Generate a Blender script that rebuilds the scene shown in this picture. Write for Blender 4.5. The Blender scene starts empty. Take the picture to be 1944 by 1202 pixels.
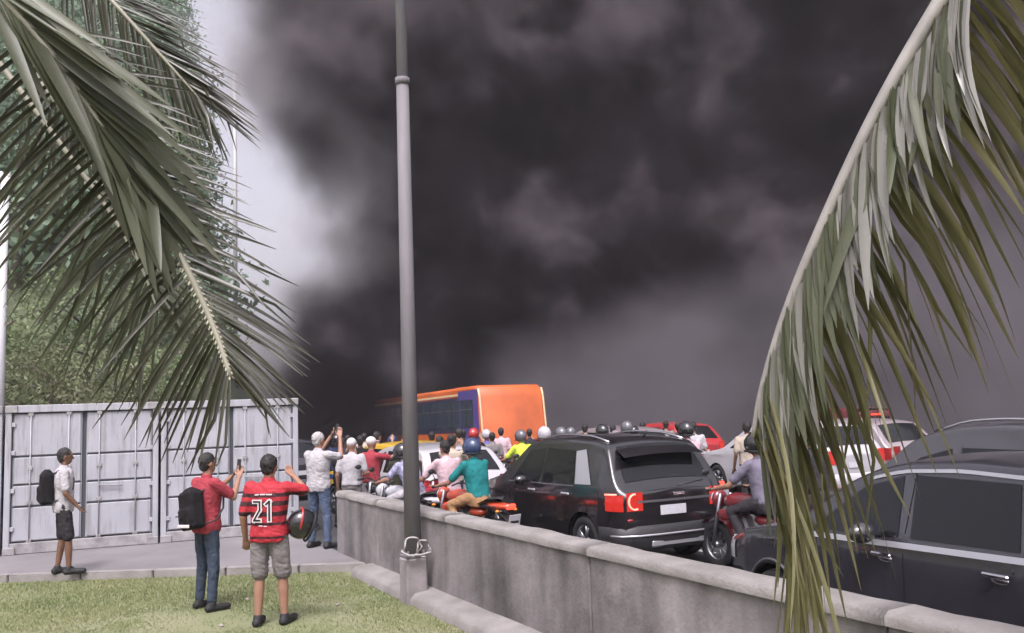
import bpy, math, random
import numpy as np
from mathutils import Vector, Matrix, Euler, noise as mnoise
R = math.radians
random.seed(7); rng = np.random.default_rng(7)
sc = bpy.context.scene
COL = sc.collection

# ------------------------------------------------------------------ camera
CAMZ, YAW, PITCH, ROLL, FPX = 2.1, R(27.7), R(6.0), R(-2.0), 1700.0
cam = bpy.data.cameras.new('camera'); cam_ob = bpy.data.objects.new('camera', cam); COL.objects.link(cam_ob)
cam.sensor_width = 36; cam.lens = FPX / 1944 * 36; cam.clip_end = 2000; cam.clip_start = 0.05
CROT = (Matrix.Rotation(-YAW, 3, 'Z') @ Matrix.Rotation(math.pi / 2 + PITCH, 3, 'X') @ Matrix.Rotation(ROLL, 3, 'Z'))
cam_ob.matrix_world = Matrix.Translation((0, 0, CAMZ)) @ CROT.to_4x4()
sc.camera = cam_ob
# ------------------------------------------------------------------ sky, sun, exposure
SUN_EL, SUN_AZ = R(58), R(215)      # azimuth clockwise from +Y
w = bpy.data.worlds.new('World'); sc.world = w; w.use_nodes = True
wn = w.node_tree.nodes; wl = w.node_tree.links
for n in list(wn): wn.remove(n)
sky = wn.new('ShaderNodeTexSky'); sky.sky_type = 'NISHITA'; sky.sun_disc = False
sky.sun_elevation = SUN_EL; sky.sun_rotation = SUN_AZ; sky.air_density = 1.0; sky.dust_density = 8.0; sky.ozone_density = 1.0
hs = wn.new('ShaderNodeHueSaturation'); hs.inputs['Saturation'].default_value = 0.22; hs.inputs['Value'].default_value = 1.0
bg = wn.new('ShaderNodeBackground'); bg.inputs['Strength'].default_value = 0.15
wo = wn.new('ShaderNodeOutputWorld')
tint = wn.new('ShaderNodeMix'); tint.data_type = 'RGBA'; tint.blend_type = 'MULTIPLY'; tint.inputs[0].default_value = 1; tint.inputs[7].default_value = (.99, .94, 1.025, 1)
wl.new(sky.outputs[0], hs.inputs['Color']); wl.new(hs.outputs[0], tint.inputs[6]); wl.new(tint.outputs[2], bg.inputs['Color']); wl.new(bg.outputs[0], wo.inputs['Surface'])
sun = bpy.data.lights.new('sun', 'SUN'); sun.energy = 0.9; sun.angle = R(12); sun.color = (1, 0.95, 0.99)
sun_ob = bpy.data.objects.new('sun', sun); COL.objects.link(sun_ob)
sd = Vector((math.sin(SUN_AZ) * math.cos(SUN_EL), math.cos(SUN_AZ) * math.cos(SUN_EL), math.sin(SUN_EL)))
sun_ob.rotation_euler = (-sd).to_track_quat('-Z', 'Y').to_euler()
sc.view_settings.view_transform = 'Standard'; sc.view_settings.look = 'None'; sc.view_settings.gamma = 1
sc.view_settings.exposure = 1.0; sc.view_settings.use_curve_mapping = False
sc.cycles.use_denoising = True; sc.cycles.use_adaptive_sampling = True; sc.cycles.adaptive_threshold = 0.025; sc.cycles.adaptive_min_samples = 16
sc.cycles.volume_step_rate = 0.5; sc.cycles.volume_max_steps = 128; sc.cycles.volume_bounces = 0
sc.cycles.max_bounces = 6; sc.cycles.transparent_max_bounces = 8

# ------------------------------------------------------------------ geometry helpers
CY, SY = math.cos(YAW), math.sin(YAW)
def c2w(r, f): return (r * CY + f * SY, -r * SY + f * CY)          # metres to the right of / ahead of the viewpoint -> ground plan
def ray(px, py): return CROT @ Vector(((px - 972) / FPX, (601 - py) / FPX, -1.0))
def at(px, py, z=0.0):
    d = ray(px, py); t = (z - CAMZ) / d.z
    return Vector((d.x * t, d.y * t, z))
def at_d(px, py, d): v = ray(px, py) * d; return Vector((v.x, v.y, v.z + CAMZ))
def G(px, d):                                                       # plan position in a picture column at distance d
    v = at_d(px, 850, d); return (v.x, v.y)
ROAD0 = 0.03
def roadz(Y): return ROAD0 - 0.010 * max(0.0, Y - 12)

def link(o, parent=None):
    COL.objects.link(o)
    if parent is not None: o.parent = parent
    return o
def tag(o, label=None, cat=None, group=None, kind=None):
    if label: o['label'] = label
    if cat: o['category'] = cat
    if group: o['group'] = group
    if kind: o['kind'] = kind
    return o
def thing(name, label, cat, loc=(0, 0, 0), rz=0.0, group=None):
    o = bpy.data.objects.new(name, None); COL.objects.link(o)
    o.location = loc; o.rotation_euler = (0, 0, rz); o.empty_display_size = 0.2
    return tag(o, label, cat, group)
def mesh_ob(name, me, mat, parent=None):
    o = bpy.data.objects.new(name, me)
    if mat is not None and len(me.materials) == 0: me.materials.append(mat)
    return link(o, parent)

class MB:
    def __init__(s): s.v = []; s.f = []; s.sm = []
    def add(s, vs, fs, smooth=True):
        b = len(s.v); s.v.extend([tuple(p) for p in vs]); s.f.extend([tuple(i + b for i in f) for f in fs]); s.sm.extend([smooth] * len(fs)); return s
    def box(s, c, d, M=None, bev=0.0):
        x, y, z = d[0] / 2, d[1] / 2, d[2] / 2
        if bev > 0:
            vs = []; bv = min(bev, x * .9, y * .9, z * .9)
            for sx in (-1, 1):
                for sy in (-1, 1):
                    for sz in (-1, 1):
                        vs += [(sx * (x - bv), sy * (y - bv), sz * z), (sx * (x - bv), sy * y, sz * (z - bv)), (sx * x, sy * (y - bv), sz * (z - bv))]
            def I(sx, sy, sz, k): return ((sx > 0) * 4 + (sy > 0) * 2 + (sz > 0)) * 3 + k
            fs = []
            for q in (-1, 1):
                fs.append([I(-1, -1, q, 0), I(1, -1, q, 0), I(1, 1, q, 0), I(-1, 1, q, 0)])
                fs.append([I(-1, q, -1, 1), I(1, q, -1, 1), I(1, q, 1, 1), I(-1, q, 1, 1)])
                fs.append([I(q, -1, -1, 2), I(q, 1, -1, 2), I(q, 1, 1, 2), I(q, -1, 1, 2)])
                for r in (-1, 1):
                    fs.append([I(-1, q, r, 0), I(1, q, r, 0), I(1, q, r, 1), I(-1, q, r, 1)])
                    fs.append([I(q, -1, r, 0), I(q, 1, r, 0), I(q, 1, r, 2), I(q, -1, r, 2)])
                    fs.append([I(q, r, -1, 1), I(q, r, 1, 1), I(q, r, 1, 2), I(q, r, -1, 2)])
                    for t in (-1, 1): fs.append([I(q, r, t, 0), I(q, r, t, 1), I(q, r, t, 2)])
        else:
            vs = [(a * x, b * y, e * z) for a in (-1, 1) for b in (-1, 1) for e in (-1, 1)]
            fs = [(0, 1, 3, 2), (4, 6, 7, 5), (0, 4, 5, 1), (2, 3, 7, 6), (0, 2, 6, 4), (1, 5, 7, 3)]
        c = Vector(c)
        vs = [(M @ Vector(p) + c) if M is not None else (Vector(p) + c) for p in vs]
        return s.add(vs, fs, False)
    def tube(s, pts, rad, n=8, cap=True, flat=1.0):
        pts = [Vector(p) for p in pts]; k = len(pts)
        if not hasattr(rad, '__len__'): rad = [rad] * k
        vs = []; up = None
        for i, p in enumerate(pts):
            t = (pts[min(i + 1, k - 1)] - pts[max(i - 1, 0)])
            if t.length < 1e-9: t = Vector((0, 0, 1))
            t.normalize()
            if up is None: up = Vector((0, 0, 1)) if abs(t.z) < .9 else Vector((0, 1, 0))
            a = t.cross(up)
            if a.length < 1e-4: a = t.orthogonal()
            a.normalize(); b = a.cross(t).normalized(); up = b
            for j in range(n):
                th = 2 * math.pi * j / n
                vs.append(p + (a * math.cos(th) + b * math.sin(th) * flat) * rad[i])
        fs = [(i * n + j, i * n + (j + 1) % n, (i + 1) * n + (j + 1) % n, (i + 1) * n + j) for i in range(k - 1) for j in range(n)]
        if cap: fs += [tuple(range(n - 1, -1, -1)), tuple((k - 1) * n + j for j in range(n))]
        return s.add(vs, fs)
    def lathe(s, prof, n=24, M=None):       # profile (r, h) about local Z
        vs = []
        for r, h in prof:
            for j in range(n):
                th = 2 * math.pi * j / n; p = Vector((r * math.cos(th), r * math.sin(th), h))
                vs.append(M @ p if M is not None else p)
        k = len(prof)
        fs = [(i * n + j, i * n + (j + 1) % n, (i + 1) * n + (j + 1) % n, (i + 1) * n + j) for i in range(k - 1) for j in range(n)]
        return s.add(vs, fs)
    def ball(s, c, r, n=10, m=7, M=None):
        r = r if hasattr(r, '__len__') else (r, r, r); vs = []
        for i in range(m + 1):
            ph = math.pi * i / m
            for j in range(n):
                th = 2 * math.pi * j / n
                p = Vector((r[0] * math.sin(ph) * math.cos(th), r[1] * math.sin(ph) * math.sin(th), -r[2] * math.cos(ph)))
                vs.append((M @ p if M is not None else p) + Vector(c))
        fs = []
        for i in range(m):
            for j in range(n):
                fs.append((i * n + j, i * n + (j + 1) % n, (i + 1) * n + (j + 1) % n, (i + 1) * n + j))
        return s.add(vs, fs)
    def grid(s, P):                          # P[i][j] points
        a, b = len(P), len(P[0])
        vs = [p for r in P for p in r]
        return s.add(vs, [(i * b + j, i * b + j + 1, (i + 1) * b + j + 1, (i + 1) * b + j) for i in range(a - 1) for j in range(b - 1)])
    def prism(s, poly, z0, z1, axis='z'):
        n = len(poly)
        def P(a, b, h): return (a, b, h) if axis == 'z' else ((a, h, b) if axis == 'y' else (h, a, b))
        vs = [P(a, b, z0) for a, b in poly] + [P(a, b, z1) for a, b in poly]
        return s.add(vs, [tuple(range(n - 1, -1, -1)), tuple(range(n, 2 * n))] + [(i, (i + 1) % n, n + (i + 1) % n, n + i) for i in range(n)], False)
    def mesh(s, name):
        me = bpy.data.meshes.new(name); me.from_pydata(s.v, [], s.f); me.polygons.foreach_set('use_smooth', s.sm); me.update()
        return me
    def build(s, name, mat, parent=None): return mesh_ob(name, s.mesh(name), mat, parent)

# ------------------------------------------------------------------ materials
MC = {}
ALB = {'container_paint': .95, 'pavement_concrete': .62, 'galvanised': .60, 'galvanised_light': .72, 'foliage_a': 1.25, 'foliage_b': 1.25, 'foliage_c': 1.35, 'kerb_concrete': .66, 'coping_concrete': .78, 'lawn_soil': .85, 'grass_blades': .85}    # calibrates the paint values below
def mat(name, col, rough=0.6, metal=0.0, var=0.0, scale=6.0, bump=0.0, bscale=None, coat=0.0, emit=None, estr=0.0, spec=0.5, col2=None, stretch=None, trans=0.0, rnd=0.0):
    if name in MC: return MC[name]
    if not emit: col = tuple(c * ALB.get(name, .84) for c in col); col2 = tuple(c * ALB.get(name, .84) for c in col2) if col2 else None
    m = bpy.data.materials.new(name); m.use_nodes = True; nt = m.node_tree; N = nt.nodes; L = nt.links
    b = N['Principled BSDF']
    b.inputs['Base Color'].default_value = (*col, 1); b.inputs['Roughness'].default_value = rough; b.inputs['Metallic'].default_value = metal
    b.inputs['Coat Weight'].default_value = coat; b.inputs['Coat Roughness'].default_value = 0.08; b.inputs['Specular IOR Level'].default_value = spec
    if emit: b.inputs['Emission Color'].default_value = (*emit, 1); b.inputs['Emission Strength'].default_value = estr
    src = None
    if var > 0 or col2 or bump > 0:
        tc = N.new('ShaderNodeTexCoord'); mp = N.new('ShaderNodeMapping'); L.new(tc.outputs['Object'], mp.inputs['Vector'])
        if stretch: mp.inputs['Scale'].default_value = stretch
        if rnd or True:
            oi = N.new('ShaderNodeObjectInfo'); mul = N.new('ShaderNodeMath'); mul.operation = 'MULTIPLY'; mul.inputs[1].default_value = 37.0
            L.new(oi.outputs['Random'], mul.inputs[0]); L.new(mul.outputs[0], mp.inputs['Location'])
        nz = N.new('ShaderNodeTexNoise'); nz.inputs['Scale'].default_value = scale; nz.inputs['Detail'].default_value = 6; nz.inputs['Roughness'].default_value = .6
        L.new(mp.outputs[0], nz.inputs['Vector'])
        if var > 0 or col2:
            rp = N.new('ShaderNodeValToRGB'); rp.color_ramp.elements[0].position = .3; rp.color_ramp.elements[1].position = .7
            c2 = col2 if col2 else tuple(c * (1 + var) for c in col)
            c1 = col if col2 else tuple(c * (1 - var) for c in col)
            rp.color_ramp.elements[0].color = (*c1, 1); rp.color_ramp.elements[1].color = (*c2, 1)
            L.new(nz.outputs['Fac'], rp.inputs['Fac']); L.new(rp.outputs[0], b.inputs['Base Color']); src = rp.outputs[0]
            rr = N.new('ShaderNodeMapRange'); rr.inputs['To Min'].default_value = max(0.02, rough - .12); rr.inputs['To Max'].default_value = min(1, rough + .12)
            L.new(nz.outputs['Fac'], rr.inputs['Value']); L.new(rr.outputs[0], b.inputs['Roughness'])
        if bump > 0:
            nb = N.new('ShaderNodeTexNoise'); nb.inputs['Scale'].default_value = bscale or scale * 4; nb.inputs['Detail'].default_value = 4
            L.new(mp.outputs[0], nb.inputs['Vector'])
            bp = N.new('ShaderNodeBump'); bp.inputs['Strength'].default_value = min(1, bump); bp.inputs['Distance'].default_value = 0.02
            L.new(nb.outputs['Fac'], bp.inputs['Height']); L.new(bp.outputs[0], b.inputs['Normal'])
    if rnd > 0:
        oi2 = N.new('ShaderNodeObjectInfo'); h = N.new('ShaderNodeHueSaturation')
        mr = N.new('ShaderNodeMapRange'); mr.inputs['To Min'].default_value = 1 - rnd; mr.inputs['To Max'].default_value = 1 + rnd
        L.new(oi2.outputs['Random'], mr.inputs['Value']); L.new(mr.outputs[0], h.inputs['Value'])
        if src is not None: L.new(src, h.inputs['Color'])
        else: h.inputs['Color'].default_value = (*col, 1)
        L.new(h.outputs[0], b.inputs['Base Color']); src = h.outputs[0]
    if trans > 0:
        tr = N.new('ShaderNodeBsdfTranslucent'); mx = N.new('ShaderNodeMixShader'); mx.inputs[0].default_value = trans
        if src is not None: L.new(src, tr.inputs['Color'])
        else: tr.inputs['Color'].default_value = (*col, 1)
        L.new(b.outputs[0], mx.inputs[1]); L.new(tr.outputs[0], mx.inputs[2]); L.new(mx.outputs[0], N['Material Output'].inputs['Surface'])
    MC[name] = m; return m

M_black = mat('black_rubber', (.012, .012, .013), .7, var=.3, scale=20)
M_glass = mat('tinted_glass', (.010, .011, .013), .05, spec=.36)
M_chrome = mat('chrome', (.75, .74, .76), .18, metal=1.0)
M_alloy = mat('alloy', (.35, .35, .37), .35, metal=.9)
M_plast = mat('dark_plastic', (.02, .02, .022), .5, var=.2, scale=30)
M_seam = mat('seam_dark', (.004, .004, .004), .9)
M_plate = mat('number_plate', (.55, .55, .58), .5, var=.08, scale=30)
M_skin = mat('skin', (.32, .17, .11), .55, var=.12, scale=14)
M_skin2 = mat('skin_brown', (.17, .085, .05), .55, var=.12, scale=14)
M_hair = mat('hair_black', (.012, .010, .009), .6, var=.4, scale=40, bump=.5, bscale=120)
M_hairg = mat('hair_grey', (.42, .40, .39), .7, var=.25, scale=40, bump=.4, bscale=120)
M_eye = mat('eye_dark', (.02, .015, .012), .2)

# ------------------------------------------------------------------ setting: ground, road, pavement, wall
M_asph = mat('asphalt', (.045, .045, .047), .85, var=.3, scale=1.2, bump=.4, bscale=90)
M_conc = mat('pavement_concrete', (.26, .245, .25), .9, var=.16, scale=1.1, bump=.3, bscale=40)
M_soil = mat('soil', (.10, .09, .05), .95, col2=(.07, .10, .03), scale=.3, bump=.5, bscale=12)
def lawn_mat():
    m = mat('lawn_soil', (.175, .20, .09), .95, col2=(.26, .255, .155), scale=1.3, bump=.6, bscale=30); return m
M_lawn = lawn_mat()

def sheet(name, poly, z, m, kind='structure', zf=None):
    mb = MB(); n = len(poly)
    mb.add([(x, y, z if zf is None else zf(x, y)) for x, y in poly], [tuple(range(n))], False)
    return tag(mb.build(name, m), kind=kind)
WX0, WX1, WALLH = 3.93, 4.17, 0.98
sheet('ground', [(-300, -100), (3.9, -100), (3.9, 300), (-300, 300)], -0.03, M_soil)
mb = MB()
ys = [-100, 0, 12, 30, 60, 120, 300]
mb.grid([[(3.9, y, roadz(min(y, 70))), (40, y, roadz(min(y, 70))), (300, y, roadz(min(y, 70)))] for y in ys])
road = tag(mb.build('road', M_asph), kind='structure')
# lane lines painted on the road
M_paint = mat('road_paint', (.62, .62, .60), .7, var=.2, scale=8)
for lx in (8.25, 11.9):
    for k in range(8):
        y0 = -2 + k * 6
        mb = MB(); mb.add([(lx, y0, roadz(y0) + .004), (lx + .12, y0, roadz(y0) + .004), (lx + .12, y0 + 3, roadz(y0 + 3) + .004), (lx, y0 + 3, roadz(y0 + 3) + .004)], [(0, 1, 2, 3)], False)
        mb.build('lane_line', M_paint, road)

# pavement edge runs from the container side to the wall
PVZ = 0.10
e0 = at(-260, 1116, 0); e1 = at(0, 1107, 0); e2 = at(300, 1097, 0); e3 = at(706, 1084, 0)
ev = (e3 - e1).normalized(); eL = e1 - ev * 20
back = Vector((-ev.y, ev.x, 0))
sheet('pavement', [(eL.x, eL.y), (e3.x, e3.y), (WX0 + .02, e3.y + (WX0 + .02 - e3.x) * ev.y / ev.x), (WX0 + .02, 16.0), (WX0 - 3, 40), (eL.x + back.x * 25, eL.y + back.y * 25)], PVZ, M_conc)
M_kerb = mat('kerb_concrete', (.33, .31, .29), .9, var=.22, scale=3, bump=.4, bscale=50)
kerb = tag(link(bpy.data.objects.new('kerb', None)), kind='structure')
ang = math.atan2(ev.y, ev.x); RM = Matrix.Rotation(ang, 3, 'Z')
kl = (e3 - e1).length + 3; nk = int(kl / 1.0)
kb = MB(); kb.box((0, 0, 0), (.985, .14, .24), bev=.015); kbm = kb.mesh('kerb_stone')
for k in range(nk):
    p = e3 - ev * (k + .5)
    o = mesh_ob('kerb_stone', kbm, M_kerb, kerb); o.location = (p.x + back.x * .07, p.y + back.y * .07, PVZ + .008 - .12 + random.uniform(-.004, .004)); o.rotation_euler = (0, 0, ang + random.uniform(-.006, .006))
# lawn
lawn = sheet('lawn', [(-40, -15), (WX0 + .02, -15), (WX0 + .02, e3.y + (WX0 - e3.x) * ev.y / ev.x), (e3.x, e3.y), (eL.x, eL.y), (-40, eL.y)], 0.0, M_lawn)

# concrete wall with coping, panels and footing
def wall_mat():
    m = bpy.data.materials.new('stained_concrete'); m.use_nodes = True; nt = m.node_tree; N = nt.nodes; L = nt.links; b = N['Principled BSDF']
    b.inputs['Roughness'].default_value = .92
    g = N.new('ShaderNodeNewGeometry')
    mp = N.new('ShaderNodeMapping'); mp.inputs['Scale'].default_value = (1, 1, .17); L.new(g.outputs['Position'], mp.inputs['Vector'])
    n1 = N.new('ShaderNodeTexNoise'); n1.inputs['Scale'].default_value = 2.1; n1.inputs['Detail'].default_value = 5; L.new(mp.outputs[0], n1.inputs['Vector'])
    n2 = N.new('ShaderNodeTexNoise'); n2.inputs['Scale'].default_value = 1.1; n2.inputs['Detail'].default_value = 6; n2.inputs['Roughness'].default_value = .7; L.new(g.outputs['Position'], n2.inputs['Vector'])
    r1 = N.new('ShaderNodeValToRGB'); e = r1.color_ramp.elements; e[0].position = .34; e[0].color = (.12, .112, .11, 1); e[1].position = .68; e[1].color = (.29, .27, .275, 1)
    L.new(n1.outputs['Fac'], r1.inputs['Fac'])
    r2 = N.new('ShaderNodeValToRGB'); e = r2.color_ramp.elements; e[0].position = .32; e[0].color = (.30, .29, .27, 1); e[1].position = .60; e[1].color = (1, .98, .97, 1)
    L.new(n2.outputs['Fac'], r2.inputs['Fac'])
    mx = N.new('ShaderNodeMix'); mx.data_type = 'RGBA'; mx.blend_type = 'MULTIPLY'; mx.inputs[0].default_value = .85
    L.new(r1.outputs[0], mx.inputs[6]); L.new(r2.outputs[0], mx.inputs[7]); L.new(mx.outputs[2], b.inputs['Base Color'])
    nb = N.new('ShaderNodeTexNoise'); nb.inputs['Scale'].default_value = 35; nb.inputs['Detail'].default_value = 5; L.new(g.outputs['Position'], nb.inputs['Vector'])
    bp = N.new('ShaderNodeBump'); bp.inputs['Strength'].default_value = .5; bp.inputs['Distance'].default_value = .012; L.new(nb.outputs['Fac'], bp.inputs['Height']); L.new(bp.outputs[0], b.inputs['Normal'])
    return m
M_wall = wall_mat()
M_cope = mat('coping_concrete', (.33, .31, .295), .9, col2=(.20, .185, .17), scale=2.2, bump=.4, bscale=40)
wall = thing('concrete_wall', 'long stained grey concrete wall between the lawn and the traffic', 'wall', (0, 0, 0))
y = -6.0; k = 0
edges = [-6, -2.5, .5, 3.4, 6.3, 9.2, 11.5, 13.35]
for a, b in zip(edges[:-1], edges[1:]):
    mb = MB(); nseg = 8
    t = random.uniform(-.006, .006)
    mb.box(((WX0 + WX1) / 2 + t, (a + b) / 2, WALLH / 2 - .06), (WX1 - WX0, b - a - .014, WALLH + .0), bev=.012); mb.build('wall_panel', M_wall, wall)
    mb = MB(); P = []
    for i in range(13):
        yy = a + .004 + (b - a - .008) * i / 12; j = lambda: random.uniform(-.008, .008)
        z0 = WALLH - .065
        P.append([(WX0 - .02 + j(), yy, z0), (WX0 - .02 + j(), yy, z0 + .05 + j()), (WX0 + .02, yy, z0 + .075 + j()), (WX1 - .02, yy, z0 + .075 + j()), (WX1 + .015, yy, z0 + .05), (WX1 + .015, yy, z0)])
    mb.grid(P); n = 6
    mb.f += [tuple(range(6)), tuple(len(mb.v) - 1 - i for i in range(6))]; mb.sm += [False, False]
    mb.build('coping', M_cope, wall)
mb = MB(); P = []
for i in range(61):
    yy = -6 + i * (17.75 / 60); j = lambda: random.uniform(-.006, .006)
    P.append([(WX0 - .30 + j(), yy, -.05), (WX0 - .29 + j(), yy, .07 + j()), (WX0 - .24 + j(), yy, .12 + j()), (WX0 + .02, yy, .15 + j())])
mb.grid(P); mb.build('footing', M_cope, wall)

# ------------------------------------------------------------------ lamp post with concrete plinth and loose cable
PX = WX0 - .20; _d = ray(784, 1040); PY = _d.y * PX / _d.x      # in front of the wall
post = thing('lamp_post', 'tall grey tapered metal lamp post standing against the concrete wall', 'lamp post', (PX, PY, 0))
M_galv = mat('galvanised', (.25, .235, .245), .75, metal=.0, var=.32, scale=3.5, bump=.1, bscale=30, stretch=(1, 1, .12))
M_galv2 = mat('galvanised_light', (.34, .33, .36), .65, metal=.0, var=.12, scale=3, stretch=(1, 1, .15))
mb = MB(); mb.box((0, 0, .22), (.25, .25, .56), bev=.02); mb.build('plinth', M_wall, post)
mb = MB(); mb.box((0, 0, .515), (.23, .23, .03), bev=.004); mb.build('base_plate', M_galv, post)
for sx in (-1, 1):
    for sy in (-1, 1):
        mb = MB(); mb.tube([(sx * .092, sy * .092, .52), (sx * .092, sy * .092, .58)], .014, 6); mb.build('anchor_bolt', M_galv, post)
JZ = at_d(760, 130, PX * SY + PY * CY).z
mb = MB(); mb.tube([(0, 0, .52), (0, 0, JZ)], [.096, .075], 12); mb.build('lower_pole', M_galv, post)
mb = MB(); mb.tube([(0, 0, JZ - .06), (0, 0, JZ + .02)], [.087, .087], 12); mb.build('collar', M_galv, post)
mb = MB(); mb.tube([(0, 0, JZ), (0, 0, 10.5), (0.1, 0, 10.9), (.5, 0, 11.2), (1.6, 0, 11.35)], [.066, .058, .05, .045, .04], 12); up = mb.build('upper_pole', M_galv2, post)
mb = MB(); mb.ball((1.9, 0, 11.34), (.38, .14, .09), 14, 8); mb.build('luminaire', M_galv2, post)
mb = MB(); mb.tube([(.07, .08, .53), (.075, .08, 1.9)], .022, 6); mb.build('conduit', M_galv, post)
M_cable = mat('white_cable', (.36, .345, .33), .6)
def loop(cx, cy, cz, r, tilt, turns=1.0, n=26):
    return [(cx + r * math.cos(t * 2 * math.pi * turns / n), cy + .03 * math.sin(t * .9), cz + tilt * r * math.sin(t * 2 * math.pi * turns / n)) for t in range(n + 1)]
cab = tag(MB().tube([(PX + q[0], PY - .15 + q[1], q[2] - .02) for q in loop(-.07, -.02, .66, .10, 1.0)], .011, 6)
          .tube([(PX + q[0], PY - .16 + q[1], q[2] - .02) for q in loop(.05, -.02, .63, .075, 1.2)], .010, 6)
          .tube([(-.20 + PX, PY - .15, .60), (-.13 + PX, PY - .19, .55), (.02 + PX, PY - .2, .545), (.13 + PX, PY - .2, .56), (.15 + PX, PY - .15, .60)], .012, 6).build('loose_cable', M_cable),
          'loose white cable loops lying on the lamp post plinth', 'cable')

# ------------------------------------------------------------------ shipping containers (door ends towards the lawn)
M_cont = mat('container_paint', (.305, .312, .34), .65, scale=1.3, bump=.08, bscale=10, col2=(.37, .376, .406))
def streak(m, amt=.5):
    nt = m.node_tree; N = nt.nodes; L = nt.links; b = N['Principled BSDF']; src = b.inputs['Base Color'].links[0].from_socket
    g = N.new('ShaderNodeNewGeometry'); mp = N.new('ShaderNodeMapping'); mp.inputs['Scale'].default_value = (5, 5, .45); L.new(g.outputs['Position'], mp.inputs['Vector'])
    n = N.new('ShaderNodeTexNoise'); n.inputs['Scale'].default_value = 2.0; n.inputs['Detail'].default_value = 6; n.inputs['Roughness'].default_value = .7; L.new(mp.outputs[0], n.inputs['Vector'])
    rp = N.new('ShaderNodeValToRGB'); e = rp.color_ramp.elements; e[0].position = .36; e[0].color = (.46, .40, .35, 1); e[1].position = .50; e[1].color = (1, 1, 1, 1); L.new(n.outputs['Fac'], rp.inputs['Fac'])
    mx = N.new('ShaderNodeMix'); mx.data_type = 'RGBA'; mx.blend_type = 'MULTIPLY'; mx.inputs[0].default_value = amt; L.new(src, mx.inputs[6]); L.new(rp.outputs[0], mx.inputs[7]); L.new(mx.outputs[2], b.inputs['Base Color'])
streak(M_cont)
M_contd = mat('container_seal', (.06, .065, .075), .7)
M_rust = mat('container_grime', (.30, .29, .29), .8, var=.35, scale=5)
cl = at(4, 1056, PVZ); cr_dir = at(568, 1010, PVZ); cdir = (cr_dir - cl); CTOT = cdir.length; cdir.normalize(); cn = Vector((-cdir.y, cdir.x, 0))
CW = CTOT / 2 - .02; CH = 2.36
cang = math.atan2(cdir.y, cdir.x)
def container(label, p, W, depth=6.0):
    t = thing('shipping_container', label, 'container', p, cang, 'pale containers in a row beside the lawn')
    # local: x along face, y into depth, z up
    for xx, w_ in ((.045, .09), (W - .045, .09)):
        mb = MB(); mb.box((xx, .06, CH / 2), (w_, .12, CH), bev=.01); mb.build('corner_post', M_cont, t)
    mb = MB(); mb.box((W / 2, .06, CH - .06), (W - .18, .115, .12), bev=.008); mb.build('top_rail', M_cont, t)
    mb = MB(); mb.box((W / 2, .06, .09), (W - .18, .115, .17), bev=.008); mb.build('bottom_rail', M_rust, t)
    for s in (0, 1):                             # side and rear walls: corrugated sheets
        mb = MB(); P = []
        x0 = .02 if s == 0 else W - .02
        for i in range(80):
            yy = .12 + (depth - .14) * i / 79; off = .018 * (1 if (i // 2) % 2 else -1)
            P.append([(x0 + off, yy, .1), (x0 + off, yy, CH - .06)])
        mb.grid(P); mb.build('side_wall', M_cont, t)
    mb = MB(); mb.box((W / 2, depth / 2 + .05, CH - .045), (W - .02, depth - .1, .05)); mb.build('roof', M_cont, t)
    mb = MB(); mb.box((W / 2, depth - .03, CH / 2), (W - .06, .05, CH - .2)); mb.build('rear_wall', M_cont, t)
    mb = MB(); mb.box((W / 2, .11, CH / 2), (W - .17, .02, CH - .28)); mb.build('door_seal', M_contd, t)
    lw = (W - .18 - .05) / 2; z0, z1 = .19, CH - .13
    for s in (0, 1):
        xa = .095 + s * (lw + .045); xb = xa + lw
        # door leaf pressed into panels with recessed horizontal joints
        joints = [z0 + (z1 - z0) * f for f in (.0, .27, .44, .66, 1.0)]
        mb = MB(); mb.box(((xa + xb) / 2, .085, (z0 + z1) / 2), (lw - .02, .03, z1 - z0 - .01)); d = mb.build('door', M_cont, t)
        for a, b in zip(joints[:-1], joints[1:]):
            mb = MB(); mb.box(((xa + xb) / 2, .058, (a + b) / 2), (lw - .05, .03, b - a - .028), bev=.012); mb.build('door_panel', M_cont, d)
        for a in joints[1:-1]:
            mb = MB(); mb.box(((xa + xb) / 2, .0675, a), (lw - .04, .004, .024)); mb.build('panel_joint', M_contd, d)
        for f in (.26, .80):
            xr = xa + lw * (f if s == 0 else 1 - f)
            mb = MB(); mb.tube([(xr, .018, .12), (xr, .022, CH - .07)], .010, 8); rod = mb.build('lock_rod', M_cont, t)
            for zz in (.2, .8, 1.35, CH - .15):
                mb = MB(); mb.box((xr, .028, zz), (.075, .035, .06), bev=.006); mb.build('rod_keeper', M_rust, rod)
        xr = xa + lw * (.8 if s == 0 else .2)
        mb = MB(); mb.tube([(xr, .0, 1.02), (xr - .36 * (1 if s == 0 else -1), -.005, 1.0)], .013, 6); mb.build('handle', M_rust, d)
        for zz in (.4, 1.0, 1.6, 2.05):
            xh = xa + .005 if s == 0 else xb - .005
            mb = MB(); mb.box((xh, .03, zz), (.09, .03, .07), bev=.006); mb.build('hinge', M_cont, d)
    for xx in (.085, W - .085):
        for zz in (.06, CH - .06):
            mb = MB(); mb.box((xx, .045, zz), (.178, .14, .119), bev=.01); mb.build('corner_casting', M_rust, t)
    return t
container('pale grey shipping container behind the person with the black rucksack', cl, CW)
container('pale grey shipping container behind the two red shirts, next to the wall', cl + cdir * (CW + .04), CW)
container('sliver of pale container cut off by the picture edge', cl - cdir * (CW + .04), CW)

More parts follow.
